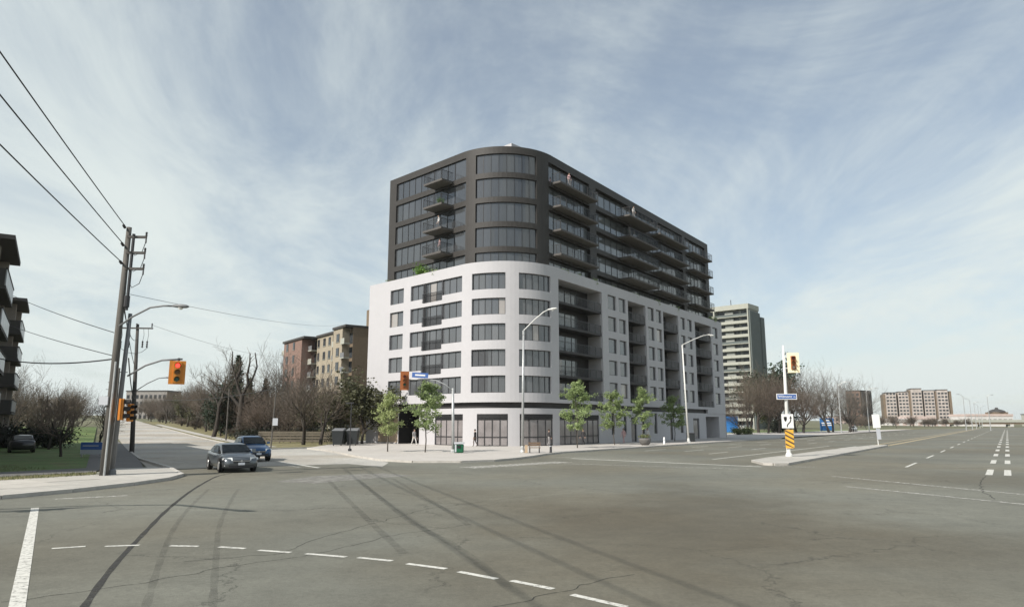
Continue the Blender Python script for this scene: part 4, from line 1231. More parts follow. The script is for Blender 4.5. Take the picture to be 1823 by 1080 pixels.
cf = [conifer('conifer_tree', 41, 14, 3.2), conifer('conifer_tree', 42, 11, 2.6, 'needle_olive')]
ev = [leafy_tree('evergreen_tree', 51, 9, 2.2, .2, .8, [8, 5, 4], 'needle_olive', 5200, .2, .42, bk='bark'),
      leafy_tree('evergreen_tree', 52, 12, 3.0, .25, .7, [8, 5, 5], 'needle', 6000, .24, .5, bk='bark')]
# trees one can tell apart, left of the corner building
use(bt[4], -41.6, 108, 0, 1.0, 'tall pollarded tree with bare forked limbs above the parked-up cars')
use(bt[5], -23.7, 81, 1.2, .88, 'left of the twin bare trees before the tan brick block')
use(bt[5], -21.9, 81.5, 3.9, .84, 'right of the twin bare trees before the tan brick block')
use(bt[1], -37.5, 112, 4.0, 1.12, 'airy grey bare tree just left of the tan brick block')
use(bt[3], -47.0, 112, 2.1, 1.15, 'leaning bare tree with a wide left-hand crown behind the red signal')
use(cf[0], -48.5, 124, 0, 1.0, 'dark pointed conifer beside the pollarded tree')
use(ev[1], -47.5, 116, .3, .62, 'dark round evergreen left of the pollarded tree')
use(ev[1], -50.8, 122, 2.3, .55, 'low dark evergreen further left of the pointed conifer')
use(ev[1], -45.5, 118, 4.0, .78, 'broad dark evergreen right of the pointed conifer')
use(ev[1], -50.5, 128, 5.0, .82, 'broad dark evergreen behind the leaning bare tree')
use(cf[0], -44.5, 127, 2.0, .72, 'smaller dark conifer right behind the pollarded tree')
use(ev[0], -38.0, 121, 1.1, .85, 'olive evergreen between the pollarded tree and the brick block')
use(ev[0], -26.5, 97, 3.1, .7, 'low olive evergreen between the twin bare trees and the brick block')
use(ev[0], -17.8, 84.5, .6, .98, 'tall olive evergreen against the white corner of the new building')
use(ev[0], -20.6, 88, 2.6, .82, 'smaller olive evergreen tree behind the dark bins')
use(bt[2], -34.5, 98, .8, .62, 'small reddish bare tree behind the blue car')
use(bt[2], -29.5, 92, 2.4, .6, 'small reddish bare tree right of the blue car')
use(bt[0], -31.8, 103, 3.3, .66, 'brown bare tree between the blue car and the brick block')
use(cf[1], -45.0, 165, 1.0, 1.1, 'distant spire-like conifer above the tree line')
use(bt[6], -33.2, 52.6, .5, .55, 'small reddish bare tree on the lawn by the blue board')
use(bt[6], -36.0, 62.0, 2.5, .58, 'slim brown bare tree on the lawn behind the blue board')
use(bt[6], -43.5, 67.0, 4.0, .6, 'reddish bare tree on the lawn close to the left balconies')
rt = random.Random(77)
for k in range(70):                                   # wood up the right side of the side street
    a = 116 + k * 3.1 + rt.uniform(-3, 3); b = 18.5 + rt.random() * (16 + k * .5)
    x, y = SD(a, b)
    if -52 < x < -20 and 128 < y < 190 and b > 30: continue
    p = rt.choice([bt[0], bt[2], bt[0], bt[2], bt[1], bt[3], ev[0], cf[1]])
    conif = p in (ev[0], cf[1])
    use(p, x, y, rt.uniform(0, 6.28), rt.uniform(.7, 1.05) * (.8 if p == bt[3] else 1), 'dark evergreen among the wood on the right of the side street' if conif else 'bare tree in the wood along the right of the side street', 'tree', 'evergreens in the wood' if conif else 'trees in the wood right of the side street')
for k in range(32):                                   # and its left side behind the lawn
    a = 98 + k * 6.0 + rt.uniform(-3, 3); b = -4.5 - rt.random() * (18 + k * .8)
    x, y = SD(a, b)
    p = rt.choice([bt[0], bt[6], bt[1], bt[5]])
    use(p, x, y, rt.uniform(0, 6.28), rt.uniform(.6, .9), 'bare tree beyond the lawn on the left of the side street', 'tree', 'trees beyond the lawn')
for k in range(22):                                   # row along the left kerb of the side street
    a = 94 + k * 6.5 + rt.uniform(-2, 2); b = -3.4 - rt.random() * 11
    x, y = SD(a, b); p = rt.choice([bt[0], bt[6], bt[1], bt[5], bt[2]])
    use(p, x, y, rt.uniform(0, 6.28), rt.uniform(.6, .85), 'bare tree beyond the lawn on the left of the side street', 'tree', 'trees beyond the lawn')
for k in range(46):                                   # nearer edge of the wood
    a = 98 + k * 2.3 + rt.uniform(-2, 2); b = 19 + rt.random() * 13
    x, y = SD(a, b)
    if a > 120 and b > 26: continue
    p = rt.choice([bt[5], bt[6], bt[0], bt[5], bt[1], bt[6]])
    use(p, x, y, rt.uniform(0, 6.28), rt.uniform(.62, .95), 'bare tree in the wood along the right of the side street', 'tree', 'trees in the wood right of the side street')
for k in range(30):                                   # far end of the wood
    a = 205 + k * 9 + rt.uniform(-3, 3); b = 17 + rt.random() * 12
    x, y = SD(a, b); p = rt.choice([bt[0], bt[2], bt[0], bt[3], cf[1]])
    use(p, x, y, rt.uniform(0, 6.28), rt.uniform(.75, 1.0), 'dark evergreen among the wood on the right of the side street' if p == cf[1] else 'bare tree in the wood along the right of the side street', 'tree', 'evergreens in the wood' if p == cf[1] else 'trees in the wood right of the side street')
us_ = bare_tree('undergrowth_bush', 36, 3.2, .5, .06, 1.0, 4, [9, 5, 4, 4], 'twig', 'bark', twr=.014)
for k in range(40):
    if k < 28: a = 96 + k * 4.5 + rt.uniform(-2, 2); b = 18 + rt.random() * 8; lab, gr = 'brown leafless bush at the edge of the wood', 'bushes at the edge of the wood'
    else: a = 84 + (k - 28) * 9 + rt.uniform(-3, 3); b = -5 - rt.random() * 14; lab, gr = 'brown leafless bush beyond the lawn', 'bushes beyond the lawn'
    x, y = SD(a, b); use(us_, x, y, rt.uniform(0, 6.28), (1.3, 1.3, rt.uniform(.7, 1.1)), lab, 'bush', gr)
for k in range(18):
    x, y = SD(232 + k * 6 + rt.uniform(-3, 3), 16 + rt.random() * 16); use(us_, x, y, rt.uniform(0, 6.28), (2.0, 2.0, rt.uniform(1.4, 2.1)), 'brown leafless bush at the edge of the wood', 'bush', 'bushes at the edge of the wood')
# right of the corner building
for x, y, p, sc, rz, lab in [(56, 168, bt[0], 1.15, .2, 'brown bare tree at the foot of the pale apartment slab'), (62, 172, bt[2], 1.35, 1.5, 'dense reddish bare tree beside the blue hoarding'),
        (67, 178, bt[0], 1.3, 2.7, 'brown bare tree behind the striped hazard marker'), (76, 190, bt[3], 1.15, 4.4, 'dark bare tree right of the median signal pole'),
        (83, 186, bt[1], 1.25, .9, 'spreading grey bare tree left of the blue roadside board'), (94, 198, bt[1], 1.22, 3.4, 'spreading grey bare tree right of the blue roadside board'),
        (73.0, 197, ev[1], 1.75, .4, 'tall dark evergreen rising over the brown trees beside the pale slab'), (79, 215, ev[0], 1.2, 1.9, 'olive evergreen behind the median signal pole'),
        (70.5, 183, bt[2], 1.4, .3, 'dense reddish bare tree left of the median signal pole'), (59, 176, bt[0], 1.35, 4.0, 'tall brown bare tree in front of the pale slab'), (79.5, 194, bt[1], 1.45, 5.2, 'tall grey bare tree rising behind the blue street sign'), (88.5, 196, bt[0], 1.2, 2.1, 'brown bare tree just left of the blue billboard'), (98, 205, bt[1], 1.15, 1.3, 'grey bare tree at the right end of the roadside group'), (64.5, 186, bt[0], 1.5, 5.5, 'tall brown bare tree beneath the dark evergreen'), (74, 180, bt[2], 1.1, 3.6, 'low reddish bare tree behind the keep-right sign'), (100, 208, bt[2], .8, 5.0, 'small reddish bare tree right of the spreading grey trees'), (52.5, 163, bt[2], .9, 5.8, 'low reddish bare tree by the end of the new building')]:
    use(p, x, y, rz, sc, lab)
for k in range(12):
    x, y = RD(240 + k * 22 + rt.uniform(-6, 6), -42 - rt.random() * 26)
    p = rt.choice([bt[0], bt[2], bt[2]])
    use(p, x, y, rt.uniform(0, 6.28), rt.uniform(.5, .75), 'low reddish bare tree far along the avenue verge', 'tree', 'far trees along the avenue verge')
for k in range(16):
    x, y = RD(395 + k * 9 + rt.uniform(-4, 4), -70 + k * 3.1 + rt.uniform(-5, 5)); use(us_, x, y, rt.uniform(0, 6.28), (2.6, 2.6, rt.uniform(1.5, 2.4)), 'reddish leafless scrub on the far bank before the overpass', 'bush', 'scrub on the far bank')
# hedges and shrubs
hd = shrub('hedge', 61, 3.2, 1.2, 1.9, 'hedge_leaf', 2600, .13, 40)
for i, (x, y, rz, sc, lab) in enumerate([(-49.5, 70, 0.0, (1.0, 1, 1.2), 'dark clipped hedge nearest the left balconies'), (-45.8, 70.5, 0.0, (.75, 1, 1.1), 'dark hedge at the back of the lawn behind the bare trees'),
        (-30.0, 99, .1, (1.2, 1, .9), 'dark hedge under the trees behind the blue car'), (-24.5, 93, .1, (1.3, 1, .95), 'dark hedge below the tan brick block'), (-36, 101, .2, (1.1, 1, .8), 'dark hedge left of the blue car roof'),
        (70, 187, .6, (1.3, 1.2, 1.7), 'big dark bush left of the blue roadside board'), (-19.6, 82.5, 0, (.5, 1, 1.0), 'narrow dark hedge beside the corner building')]):
    use(hd, x, y, rz, sc, lab, 'hedge')
bs = shrub('shrub', 62, .9, .7, .8, 'bush_leaf', 900, .09, 16)
for i, (x, y, lab) in enumerate([(48.6, 152.5, 'low yellowish shrub right of the blue hoarding'), (52.0, 157, 'second low shrub beside the blue hoarding, nearer the trees')]): use(bs, x, y, i, 1.7, lab, 'shrub')
tp = [shrub('terrace_plant', 63, .8, .8, 1.3, 'leaf_bright', 900, .09, 14), shrub('terrace_plant', 64, .5, .35, .75, 'leaf_street', 420, .07, 10)]
p = PP.at(9.9, -.7); use(tp[0], p.x, p.y, 0, 1.25, 'bright green bush on the terrace left of the rounded tower corner', 'plant', z=19.6)
for i, (u, lab) in enumerate([(3.6, 'small pale plant at the left end of the terrace'), (11.0, 'small plant just right of the bright terrace bush'), (13.0, 'small plant on the terrace below the tower balconies'), (33, 'first plant on the avenue terrace after the rounded corner'), (36.5, 'second plant on the avenue terrace'),
        (40, 'third plant on the avenue terrace'), (45, 'fourth plant on the avenue terrace'), (52, 'fifth plant on the avenue terrace'), (59, 'sixth plant on the avenue terrace'), (66, 'seventh plant on the avenue terrace'), (83, 'plant at the far right end of the terrace')]):
    p = PP.at(u, -.6); use(tp[1], p.x, p.y, u, 1.2 if u < 80 else 1.9, lab, 'plant', 'plants on the terrace', z=19.55)

# ------------------------------------------------------------------ poles, lamps, signals, wires
def signal_head(root, c, face, board, house, lit=None, name='signal_head', bw=.34, bh=.62, scale=1.0):
    """housing with backboard, three visors and three lenses; face = horizontal unit vector it looks along"""
    fx = Vector((face[0], face[1], 0)).normalized(); rx = Vector((-fx.y, fx.x, 0)); c = Vector(c); up = Vector((0, 0, 1))
    def bx(mb, w0, w1, d0, d1, z0, z1):
        q = lambda w, d, z: c + rx * w * scale + fx * d * scale + up * z * scale
        mb.hexa([q(w0, d0, z0), q(w1, d0, z0), q(w1, d1, z0), q(w0, d1, z0)], [q(w0, d0, z1), q(w1, d0, z1), q(w1, d1, z1), q(w0, d1, z1)])
    mb = MB(); bx(mb, -.17, .17, -.1, .1, -.5, .5); h = fixn(mb.build(name, house, root))
    mb = MB(); bx(mb, -bw, bw, -.015, .015, -bh, bh); fixn(mb.build('backboard', board, h))
    for i, (z, m) in enumerate(((.33, 'lens_red_on' if lit == 'red' else 'lens_red'), (0, 'lens_amber'), (-.33, 'lens_pale' if lit == 'pale' else 'lens_green'))):
        o = c + up * z * scale + fx * .1 * scale
        mb = MB(); mb.tube([o, o + fx * .02 * scale], .105 * scale, 14); mb.build('lens', m, h)
        mb = MB(); n = 12; vs = []; fs = []          # visor: open half tube
        for k in range(n + 1):
            a = R(-35) + R(250) * k / n
            rr = (rx * math.cos(a) + up * math.sin(a)) * .13 * scale
            vs += [o + rr, o + rr + fx * (.27 if 20 < 250 * k / n < 230 else .18) * scale]
        fs = [(2 * k, 2 * k + 1, 2 * k + 3, 2 * k + 2) for k in range(n)]
        mb.add(vs, fs); mb.build('visor', 'signal_dark' if house != 'signal_amber' else 'signal_amber', h)
    return h
def cobra(root, pts, rad, headdir, m='galv', head_m='galv'):
    mb = MB(); mb.tube(pts, rad, 8); mb.build('lamp_arm', m, root, smooth=True)
    p = Vector(pts[-1]); d = Vector(headdir).normalized(); s_ = Vector((-d.y, d.x, 0))
    mb = MB()
    prof = [(0, .05, .05), (.12, .11, .075), (.45, .17, .11), (.72, .13, .09), (.85, .04, .03)]
    vs = []; fs = []; n = 10
    for x, w, h in prof:
        for k in range(n):
            a = 2 * PI * k / n; vs.append(p + d * (x - .08) + s_ * w * math.cos(a) + Vector((0, 0, h * math.sin(a) * (1 if math.sin(a) > 0 else .8))))
    for i in range(len(prof) - 1):
        for k in range(n): fs.append((i * n + k, i * n + (k + 1) % n, (i + 1) * n + (k + 1) % n, (i + 1) * n + k))
    fs += [tuple(range(n)), tuple((len(prof) - 1) * n + k for k in range(n))]
    mb.add(vs, fs); h = fixn(mb.build('lamp_head', head_m, root, smooth=True))
    mb = MB(); mb.tube([p + d * .35 + Vector((0, 0, -.06)), p + d * .35 + Vector((0, 0, -.15))], [.13, .07], 10); mb.build('lens', 'sign_white', h)
def insul(mb, p, d, L=.3, r=.06):
    p, d = Vector(p), Vector(d).normalized(); pts = []; rr = []
    for i in range(7): pts.append(p + d * L * i / 6); rr.append(r if i % 2 else r * .55)
    mb.tube(pts, rr, 8)
wdir = Vector((6.45, -17.2, 0)).normalized()
# tall wooden pole on the near-left corner
UP = empty('utility_pole', (-19.04, 33.5, 0), label='tall wooden utility pole with stacked brackets on the near-left corner', cat='utility pole')
mb = MB(); mb.tube([(-19.04, 33.5, -.2), (-19.0, 33.5, 6), (-18.95, 33.5, 12.05)], [.2, .17, .12], 12); mb.build('pole', 'wood_pole', UP, smooth=True)
mb = MB(); mb.tube([(-18.68, 33.45, 7.9), (-18.66, 33.45, 11.7)], .07, 8); mb.build('conductor_riser', 'dark_metal', UP)
for z in (11.55, 10.75, 9.95):
    mb = MB(); mb.bar((-18.95, 33.42, z), (-18.0, 33.42, z - .02), .09, .12); mb.build('bracket', 'wood_pole_dark', UP)
    mb = MB(); insul(mb, (-18.02, 33.42, z + .02), (0, 0, 1), .22); insul(mb, (-18.02, 33.42, z - .02), (0, 0, -1), .3, .045); mb.build('insulator', 'dark_metal', UP)
    mb = MB(); mb.tube([(-18.02, 33.4, z - .3), (-18.15, 33.4, z - .75), (-18.5, 33.4, z - .95), (-18.7, 33.42, z - .6)], .018, 5); mb.build('jumper', 'cable', UP)
for i, z in enumerate((12.0, 11.1, 10.2)):
    mb = MB(); insul(mb, (-19.1, 33.4, z), (wdir.x, wdir.y, .02), .5, .07); mb.build('insulator', 'dark_metal', UP)
mb = MB(); mb.tube([(-18.7, 33.45, 8.05), (-18.7, 33.45, 8.6)], .13, 10); mb.build('cutout_box', 'dark_metal', UP)
cobra(UP, [(-18.95, 33.4, 7.1), (-18.2, 33.2, 7.55), (-17.3, 33.0, 7.95), (-16.6, 32.9, 8.02), (-16.1, 32.85, 8.0)], .045, (1, -.12, -.06), 'grey_metal', 'grey_metal')
mb = MB(); mb.tube([(-18.9, 33.28, -.1), (-18.86, 33.28, 5.4)], .05, 8); mb.build('cable_guard', 'galv', UP)
mb = MB(); mb.bar((-19.25, 33.3, 3.35), (-19.25, 33.3, 3.75), .42, .12); mb.build('meter_board', 'sign_grey', UP)
# steel signal post beside it with its mast arm
SP = empty('signal_post', (-18.95, 33.95, 0), label='grey steel signal post hugging the tall wooden pole', cat='traffic signal')
mb = MB(); mb.tube([(-18.95, 33.95, .1), (-18.72, 33.9, 7.8)], [.13, .09], 10); mb.build('post', 'grey_metal', SP, smooth=True)
mb = MB(); mb.lathe([(.22, .1), (.2, .3), (.14, .38)], 10, (-18.95, 33.95, 0)); mb.build('base', 'grey_metal', SP)
mb = MB(); mb.tube([(-18.55, 33.85, 4.75), (-17.7, 33.8, 5.25), (-16.9, 33.75, 5.5), (-15.9, 33.7, 5.55)], .045, 8); mb.build('mast_arm', 'grey_metal', SP, smooth=True)
signal_head(SP, (-16.05, 33.6, 4.9), (.45, -.9), 'signal_yellow', 'signal_yellow', 'red', bw=.36, bh=.56)
mb = MB(); mb.bar((-16.05, 33.68, 5.35), (-16.05, 33.68, 5.6), .08); mb.build('hanger', 'dark_metal', SP)
signal_head(SP, (-18.42, 33.35, 3.15), (.95, .3), 'signal_yellow', 'signal_yellow', None, 'side_signal', bw=.3, bh=.5)
signal_head(SP, (-18.2, 33.75, 3.0), (.8, -.2), 'signal_yellow', 'signal_yellow', None, 'side_signal', bw=.2, bh=.52, scale=.8)
mb = MB(); mb.bar((-18.55, 33.8, 3.15), (-18.3, 33.5, 3.15), .06); mb.build('bracket', 'dark_metal', SP)
# second wooden pole up the side street
UQ = empty('utility_pole', (-32.41, 61.1, 0), label='darker wooden utility pole with a crossarm on the side street', cat='utility pole')
mb = MB(); mb.tube([(-32.5, 61.1, -.2), (-32.75, 61.1, 5), (-32.95, 61, 11.1)], [.2, .17, .12], 10); mb.build('pole', 'wood_pole_dark', UQ, smooth=True)
mb = MB(); mb.bar((-34.45, 60.85, 10.75), (-31.5, 60.85, 10.7), .1, .12); mb.build('crossarm', 'wood_pole_dark', UQ)
for x in (-34.35, -32.95, -31.6): mb = MB(); insul(mb, (x, 60.85, 10.8), (0, 0, 1), .35, .07); mb.build('insulator', 'dark_metal', UQ)
for x in (-34.2, -33.5, -32.3, -31.9):
    mb = MB(); insul(mb, (x, 60.85, 9.6), (0, 0, -1), .6, .08); mb.tube([(x, 60.85, 10.65), (x + .1, 60.8, 10.1), (x, 60.85, 9.6)], .02, 4); mb.build('cutout', 'dark_metal', UQ)
mb = MB(); mb.tube([(-34.2, 60.8, 9.0), (-33.6, 60.8, 8.6), (-33.0, 60.85, 8.5), (-32.3, 60.8, 8.6), (-31.8, 60.8, 9.0)], .02, 5); mb.build('jumper', 'cable', UQ)
cobra(UQ, [(-32.7, 61, 5.2), (-31.6, 60.9, 5.9), (-30.6, 60.8, 6.35), (-29.9, 60.75, 6.4)], .04, (1, -.05, 0), 'grey_metal', 'grey_metal')
# smaller poles further up the street
pl_ = empty('street_pole', (0, 0, 0)); mb = MB(); mb.tube([(0, 0, -.2), (0, 0, 9)], [.14, .09], 8); mb.build('pole', 'wood_pole', pl_); mb = MB(); mb.bar((-.9, 0, 8.5), (.9, 0, 8.5), .09); mb.build('crossarm', 'wood_pole_dark', pl_)
for i, (a, b, sc, lab) in enumerate([(98, 1.6, 1.0, 'slim wooden pole on the left kerb just beyond the second utility pole'), (132, 1.6, 1.0, 'slim wooden pole further up the left kerb'), (175, 1.5, 1.0, 'farthest slim wooden pole on the left kerb'), (104, 15.2, .78, 'slim wooden pole on the right kerb by the pollarded tree')]):
    x, y = SD(a, b); use(pl_, x, y, .5, sc, lab, 'utility pole')
# grey pole with a small parking sign, right of the cars
SG = empty('sign_post', (-23.5, 69.5, 0), label='leaning grey post with a small white sign right of the blue car', cat='sign')
mb = MB(); mb.tube([(-23.5, 69.5, -.1), (-23.3, 69.5, 5.6)], [.08, .06], 8); mb.build('post', 'wood_pole', SG)
mb = MB(); mb.bar((-23.15, 69.35, 2.3), (-23.15, 69.35, 3.0), .5, .03); mb.build('sign_plate', 'sign_grey', SG)

# wires
def wire(name, pts, r, label, group='overhead wires', sag=0.0):
    a, b = Vector(pts[0]), Vector(pts[-1]); P = []
    for i in range(17):
        t = i / 16; p = a.lerp(b, t); p.z -= sag * 4 * t * (1 - t); P.append(p)
    mb = MB(); mb.tube(P, r, 5); return mb.build(name, 'cable', None, label=label, cat='wire', group=group, loc=tuple(a))
for i, (p0, p1, lab) in enumerate([((-19.0, 33.3, 12.0), (-12.95, 16.33, 12.0), 'topmost of the three wires running off the upper left'), ((-19.0, 33.3, 11.1), (-13.2, 16.8, 11.1), 'middle of the three wires running off the upper left'), ((-19.0, 33.3, 10.2), (-13.9, 17.95, 10.2), 'lowest of the three wires running off the upper left')]):
    a, b = Vector(p0), Vector(p1); e = a + (b - a) * 2.6
    wire('wire', [a, e], .022, lab, sag=.25)
wire('wire', [(-19.15, 33.4, 6.8), (-46.6, 62, 14.6)], .02, 'upper thin wire from the tall pole to the left apartment house', sag=.2)
wire('wire', [(-19.15, 33.4, 5.7), (-49.2, 66, 12.2)], .02, 'lower thin wire from the tall pole to the left apartment house', sag=.15)
wire('cable', [(-19.05, 33.5, 5.55), (-36.9, 48.0, 7.3)], .035, 'thick black cable from the tall pole to the left apartment house', sag=.45)
wire('wire', [(-18.9, 33.5, 8.75), (-33, 134.5, 21.3)], .012, 'thin wire from the tall pole over the trees to the brick block', sag=.7)
wire('wire', [(-31.6, 60.85, 11.0), (-44.5, 140, 15.6)], .013, 'thin wire from the crossarm towards the brick block', sag=.8)
wire('wire', [(-18.95, 33.5, 8.4), (-32.8, 61, 9.9)], .02, 'slack wire joining the two wooden poles', sag=.9)
wire('wire', [(-18.85, 33.5, 8.2), (-32.7, 61, 7.0)], .02, 'steep lower wire joining the two wooden poles', sag=.4)
wire('guy_wire', [(-18.55, 33.8, 5.6), (-32.6, 61, 4.6)], .03, 'dark guy cable from the signal post to the second pole', sag=.5)
wire('wire', [(-56, 112, 6.2), (-23.25, 69.5, 5.9)], .03, 'pale drooping cable in front of the bare trees', sag=.5)

# tall street lamps on the avenue
def tall_lamp(base, top, head, lab, m):
    L = empty('street_lamp', (base[0], base[1], .12), label=lab, cat='street lamp', group='tall street lamps')
    mb = MB(); mb.tube([(base[0], base[1], .1), (top[0], top[1], top[2])], [.125, .075], 12); mb.build('pole', m, L, smooth=True)
    mb = MB(); mb.lathe([(.26, .1), (.25, .2), (.17, .34), (.15, .6), (.13, .66)], 12, (base[0], base[1], 0)); mb.build('base', m, L)
    t, h = Vector(top), Vector(head); mid = t.lerp(h, .45) + Vector((0, 0, .18)); q = t.lerp(h, .8) + Vector((0, 0, .16))
    cobra(L, [t - Vector((0, 0, .15)), t + Vector((0.05, 0, .1)), mid, q, h], .045, (h - t).normalized() * 1 + Vector((0, 0, -.55)), 'galv_white', 'galv_white')
    mb = MB(); mb.tube([t - Vector((0, 0, .3)), t + Vector((0, 0, .06))], .1, 10); mb.build('collar', m, L)
    return L
tall_lamp((0.86, 58.9), (0.98, 58.9, 10.2), (3.1, 58.6, 12.0), 'tall grey street lamp at the rounded corner, arm to the right', 'galv')
tall_lamp((22.3, 90.0), (22.0, 90.0, 12.4), (25.3, 89.6, 13.75), 'tall white street lamp in front of the avenue facade', 'galv_white')
# signal on the plaza corner
SC = empty('traffic_signal', (-4.85, 58.9, .12), label='traffic signal with blue street sign on a mast arm before the podium', cat='traffic signal')
mb = MB(); mb.tube([(-4.85, 58.9, .1), (-4.95, 58.9, 5.4)], [.13, .1], 12); mb.build('post', 'galv', SC, smooth=True)
mb = MB(); mb.lathe([(.24, .1), (.22, .28), (.15, .4)], 10, (-4.85, 58.9, 0)); mb.build('base', 'galv', SC)
mb = MB(); mb.tube([(-4.95, 58.9, 5.2), (-5.6, 58.85, 5.7), (-6.4, 58.8, 6.05), (-7.3, 58.75, 6.15), (-8.9, 58.7, 6.1)], .05, 8); mb.build('mast_arm', 'galv', SC, smooth=True)
signal_head(SC, (-8.95, 58.55, 6.0), (.15, -1), 'signal_amber', 'signal_amber', None, bw=.36, bh=.78, scale=1.0)
mb = MB(); mb.bar((-8.35, 58.62, 6.5), (-7.0, 58.62, 6.42), .04, .42); sb = mb.build('street_sign', 'sign_blue', SC)
mb = MB(); mb.bar((-8.1, 58.595, 6.49), (-7.25, 58.595, 6.44), .012, .12); mb.build('lettering_line', 'sign_white', sb)
# pole on the median with signal, signs and striped marker
MP = empty('traffic_signal', (20.26, 52.3, .13), label='white median pole with signal, blue street sign and striped hazard marker', cat='traffic signal')
mo = Vector((20.26, 52.3, .13))
mb = MB(); mb.tube([(20.26, 52.3, .12), (20.33, 52.3, 5), (20.35, 52.3, 8.25)], [.14, .12, .07], 12); mb.build('pole', 'galv_white', MP, smooth=True)
mb = MB(); mb.lathe([(.25, .12), (.24, .25), (.16, .4), (.15, .75)], 12, (20.26, 52.3, 0)); mb.build('base', 'galv_white', MP)
signal_head(MP, (20.95, 52.1, 6.95), (-.30, -1), 'signal_pale', 'signal_amber', 'pale', bw=.41, bh=.74, scale=1.0)
for z in (7.35, 6.55): mb = MB(); mb.bar((20.35, 52.25, z), (20.9, 52.2, z), .06); mb.build('bracket', 'galv_white', MP)
mb = MB(); mb.box(19.55, 21.05, 52.1, 52.13, 4.24, 4.66); sb = mb.build('street_sign', 'sign_white', MP)
mb = MB(); mb.box(19.6, 20.75, 52.092, 52.099, 4.285, 4.615); mb.build('blue_field', 'sign_blue', sb)
mb = MB(); mb.box(20.76, 21.0, 52.092, 52.099, 4.285, 4.615); mb.build('blue_field', 'sign_blue', sb)
FR = Matrix.Rotation(R(90), 4, 'X')
text_mesh('Wilmont', .28, 'lettering', 'sign_white', sb, Matrix.Translation(Vector((20.17, 52.085, 4.45)) - mo) @ FR)
text_mesh('Dr', .14, 'lettering', 'sign_white', sb, Matrix.Translation(Vector((20.88, 52.085, 4.42)) - mo) @ FR)
mb = MB(); mb.box(19.82, 20.68, 52.1, 52.13, 2.16, 3.18); kr = mb.build('keep_right_sign', 'sign_white', MP)
def flatpoly(name, pts, y, m, parent, th=.006):
    mb = MB(); n = len(pts)
    mb.add([(x, y, z) for x, z in pts] + [(x, y - th, z) for x, z in pts], [tuple(range(n)), tuple(range(2 * n - 1, n - 1, -1))] + [(i, n + i, n + (i + 1) % n, (i + 1) % n) for i in range(n)])
    return mb.build(name, m, parent)
flatpoly('island_symbol', [(19.98, 2.98), (20.2, 2.98), (20.2, 2.8), (20.15, 2.68), (20.09, 2.62), (20.03, 2.68), (19.98, 2.8)], 52.098, 'sign_black', kr)
def strokes(name, pts, w, y, m, parent):
    L = []; Rr = []
    for i, p in enumerate(pts):
        a, b = Vector(pts[max(i - 1, 0)]), Vector(pts[min(i + 1, len(pts) - 1)]); d = (b - a).normalized(); n = Vector((-d.y, d.x)) * w / 2; p = Vector(p)
        L.append(tuple(p + n)); Rr.append(tuple(p - n))
    return flatpoly(name, L + Rr[::-1], y, m, parent)
strokes('arrow', [(20.2, 2.24), (20.22, 2.4), (20.34, 2.52), (20.44, 2.62), (20.48, 2.75), (20.48, 2.88)], .075, 52.098, 'sign_black', kr)
flatpoly('arrow_head', [(20.39, 2.86), (20.57, 2.86), (20.48, 3.06)], 52.096, 'sign_black', kr)
mb = MB(); mb.box(20.0, 20.62, 52.09, 52.12, .72, 2.04); hz = mb.build('hazard_marker', 'hazard_yellow', MP)
for k in range(5):
    z = .62 + k * .33
    pts = [(20.0, z + .33), (20.62, z), (20.62, z + .13), (20.0, z + .46)]
    pts = [(x, min(max(zz_, .72), 2.04)) for x, zz_ in pts]
    if len(set(pts)) == 4: flatpoly('stripe', pts, 52.088, 'hazard_dark', hz)
# marker board at the far end of the median
MK = empty('marker_post', (40.9, 79.6, .13), label='white marker board on a post at the far end of the median', cat='sign')
mb = MB(); mb.tube([(40.9, 79.6, .1), (40.75, 79.6, 3.4)], .05, 8); mb.build('post', 'galv_white', MK)
mb = MB(); mb.bar((40.85, 79.5, 2.0), (40.8, 79.5, 3.5), .85, .03); mb.build('board', 'sign_white', MK)
mb = MB(); mb.bar((41.0, 79.5, .75), (40.95, 79.5, 1.9), .45, .03); mb.build('lower_board', 'sign_grey', MK)
# lamp and signal standing just outside the left edge; their shadows fall into the picture
OL = empty('signal_lamp_pole', (-24.0, 14.3, .12), label='signal and lamp pole whose shadow falls on the near-left asphalt', cat='traffic signal')
mb = MB(); mb.tube([(-24.0, 14.3, .1), (-24.0, 14.3, 9)], [.13, .09], 10); mb.build('post', 'galv', OL)
mb = MB(); mb.tube([(-24, 14.3, 5.2), (-22, 15.5, 5.9), (-18.6, 17.2, 6.1)], .08, 8); mb.build('mast_arm', 'galv', OL)
signal_head(OL, (-18.8, 17.1, 5.5), (.3, -.9), 'signal_yellow', 'signal_yellow', None, bw=.45, bh=.7)
cobra(OL, [(-24, 14.3, 8.9), (-22, 15.0, 9.5), (-19.4, 15.2, 9.7), (-17.0, 13.8, 9.7)], .08, (1, -.45, 0))
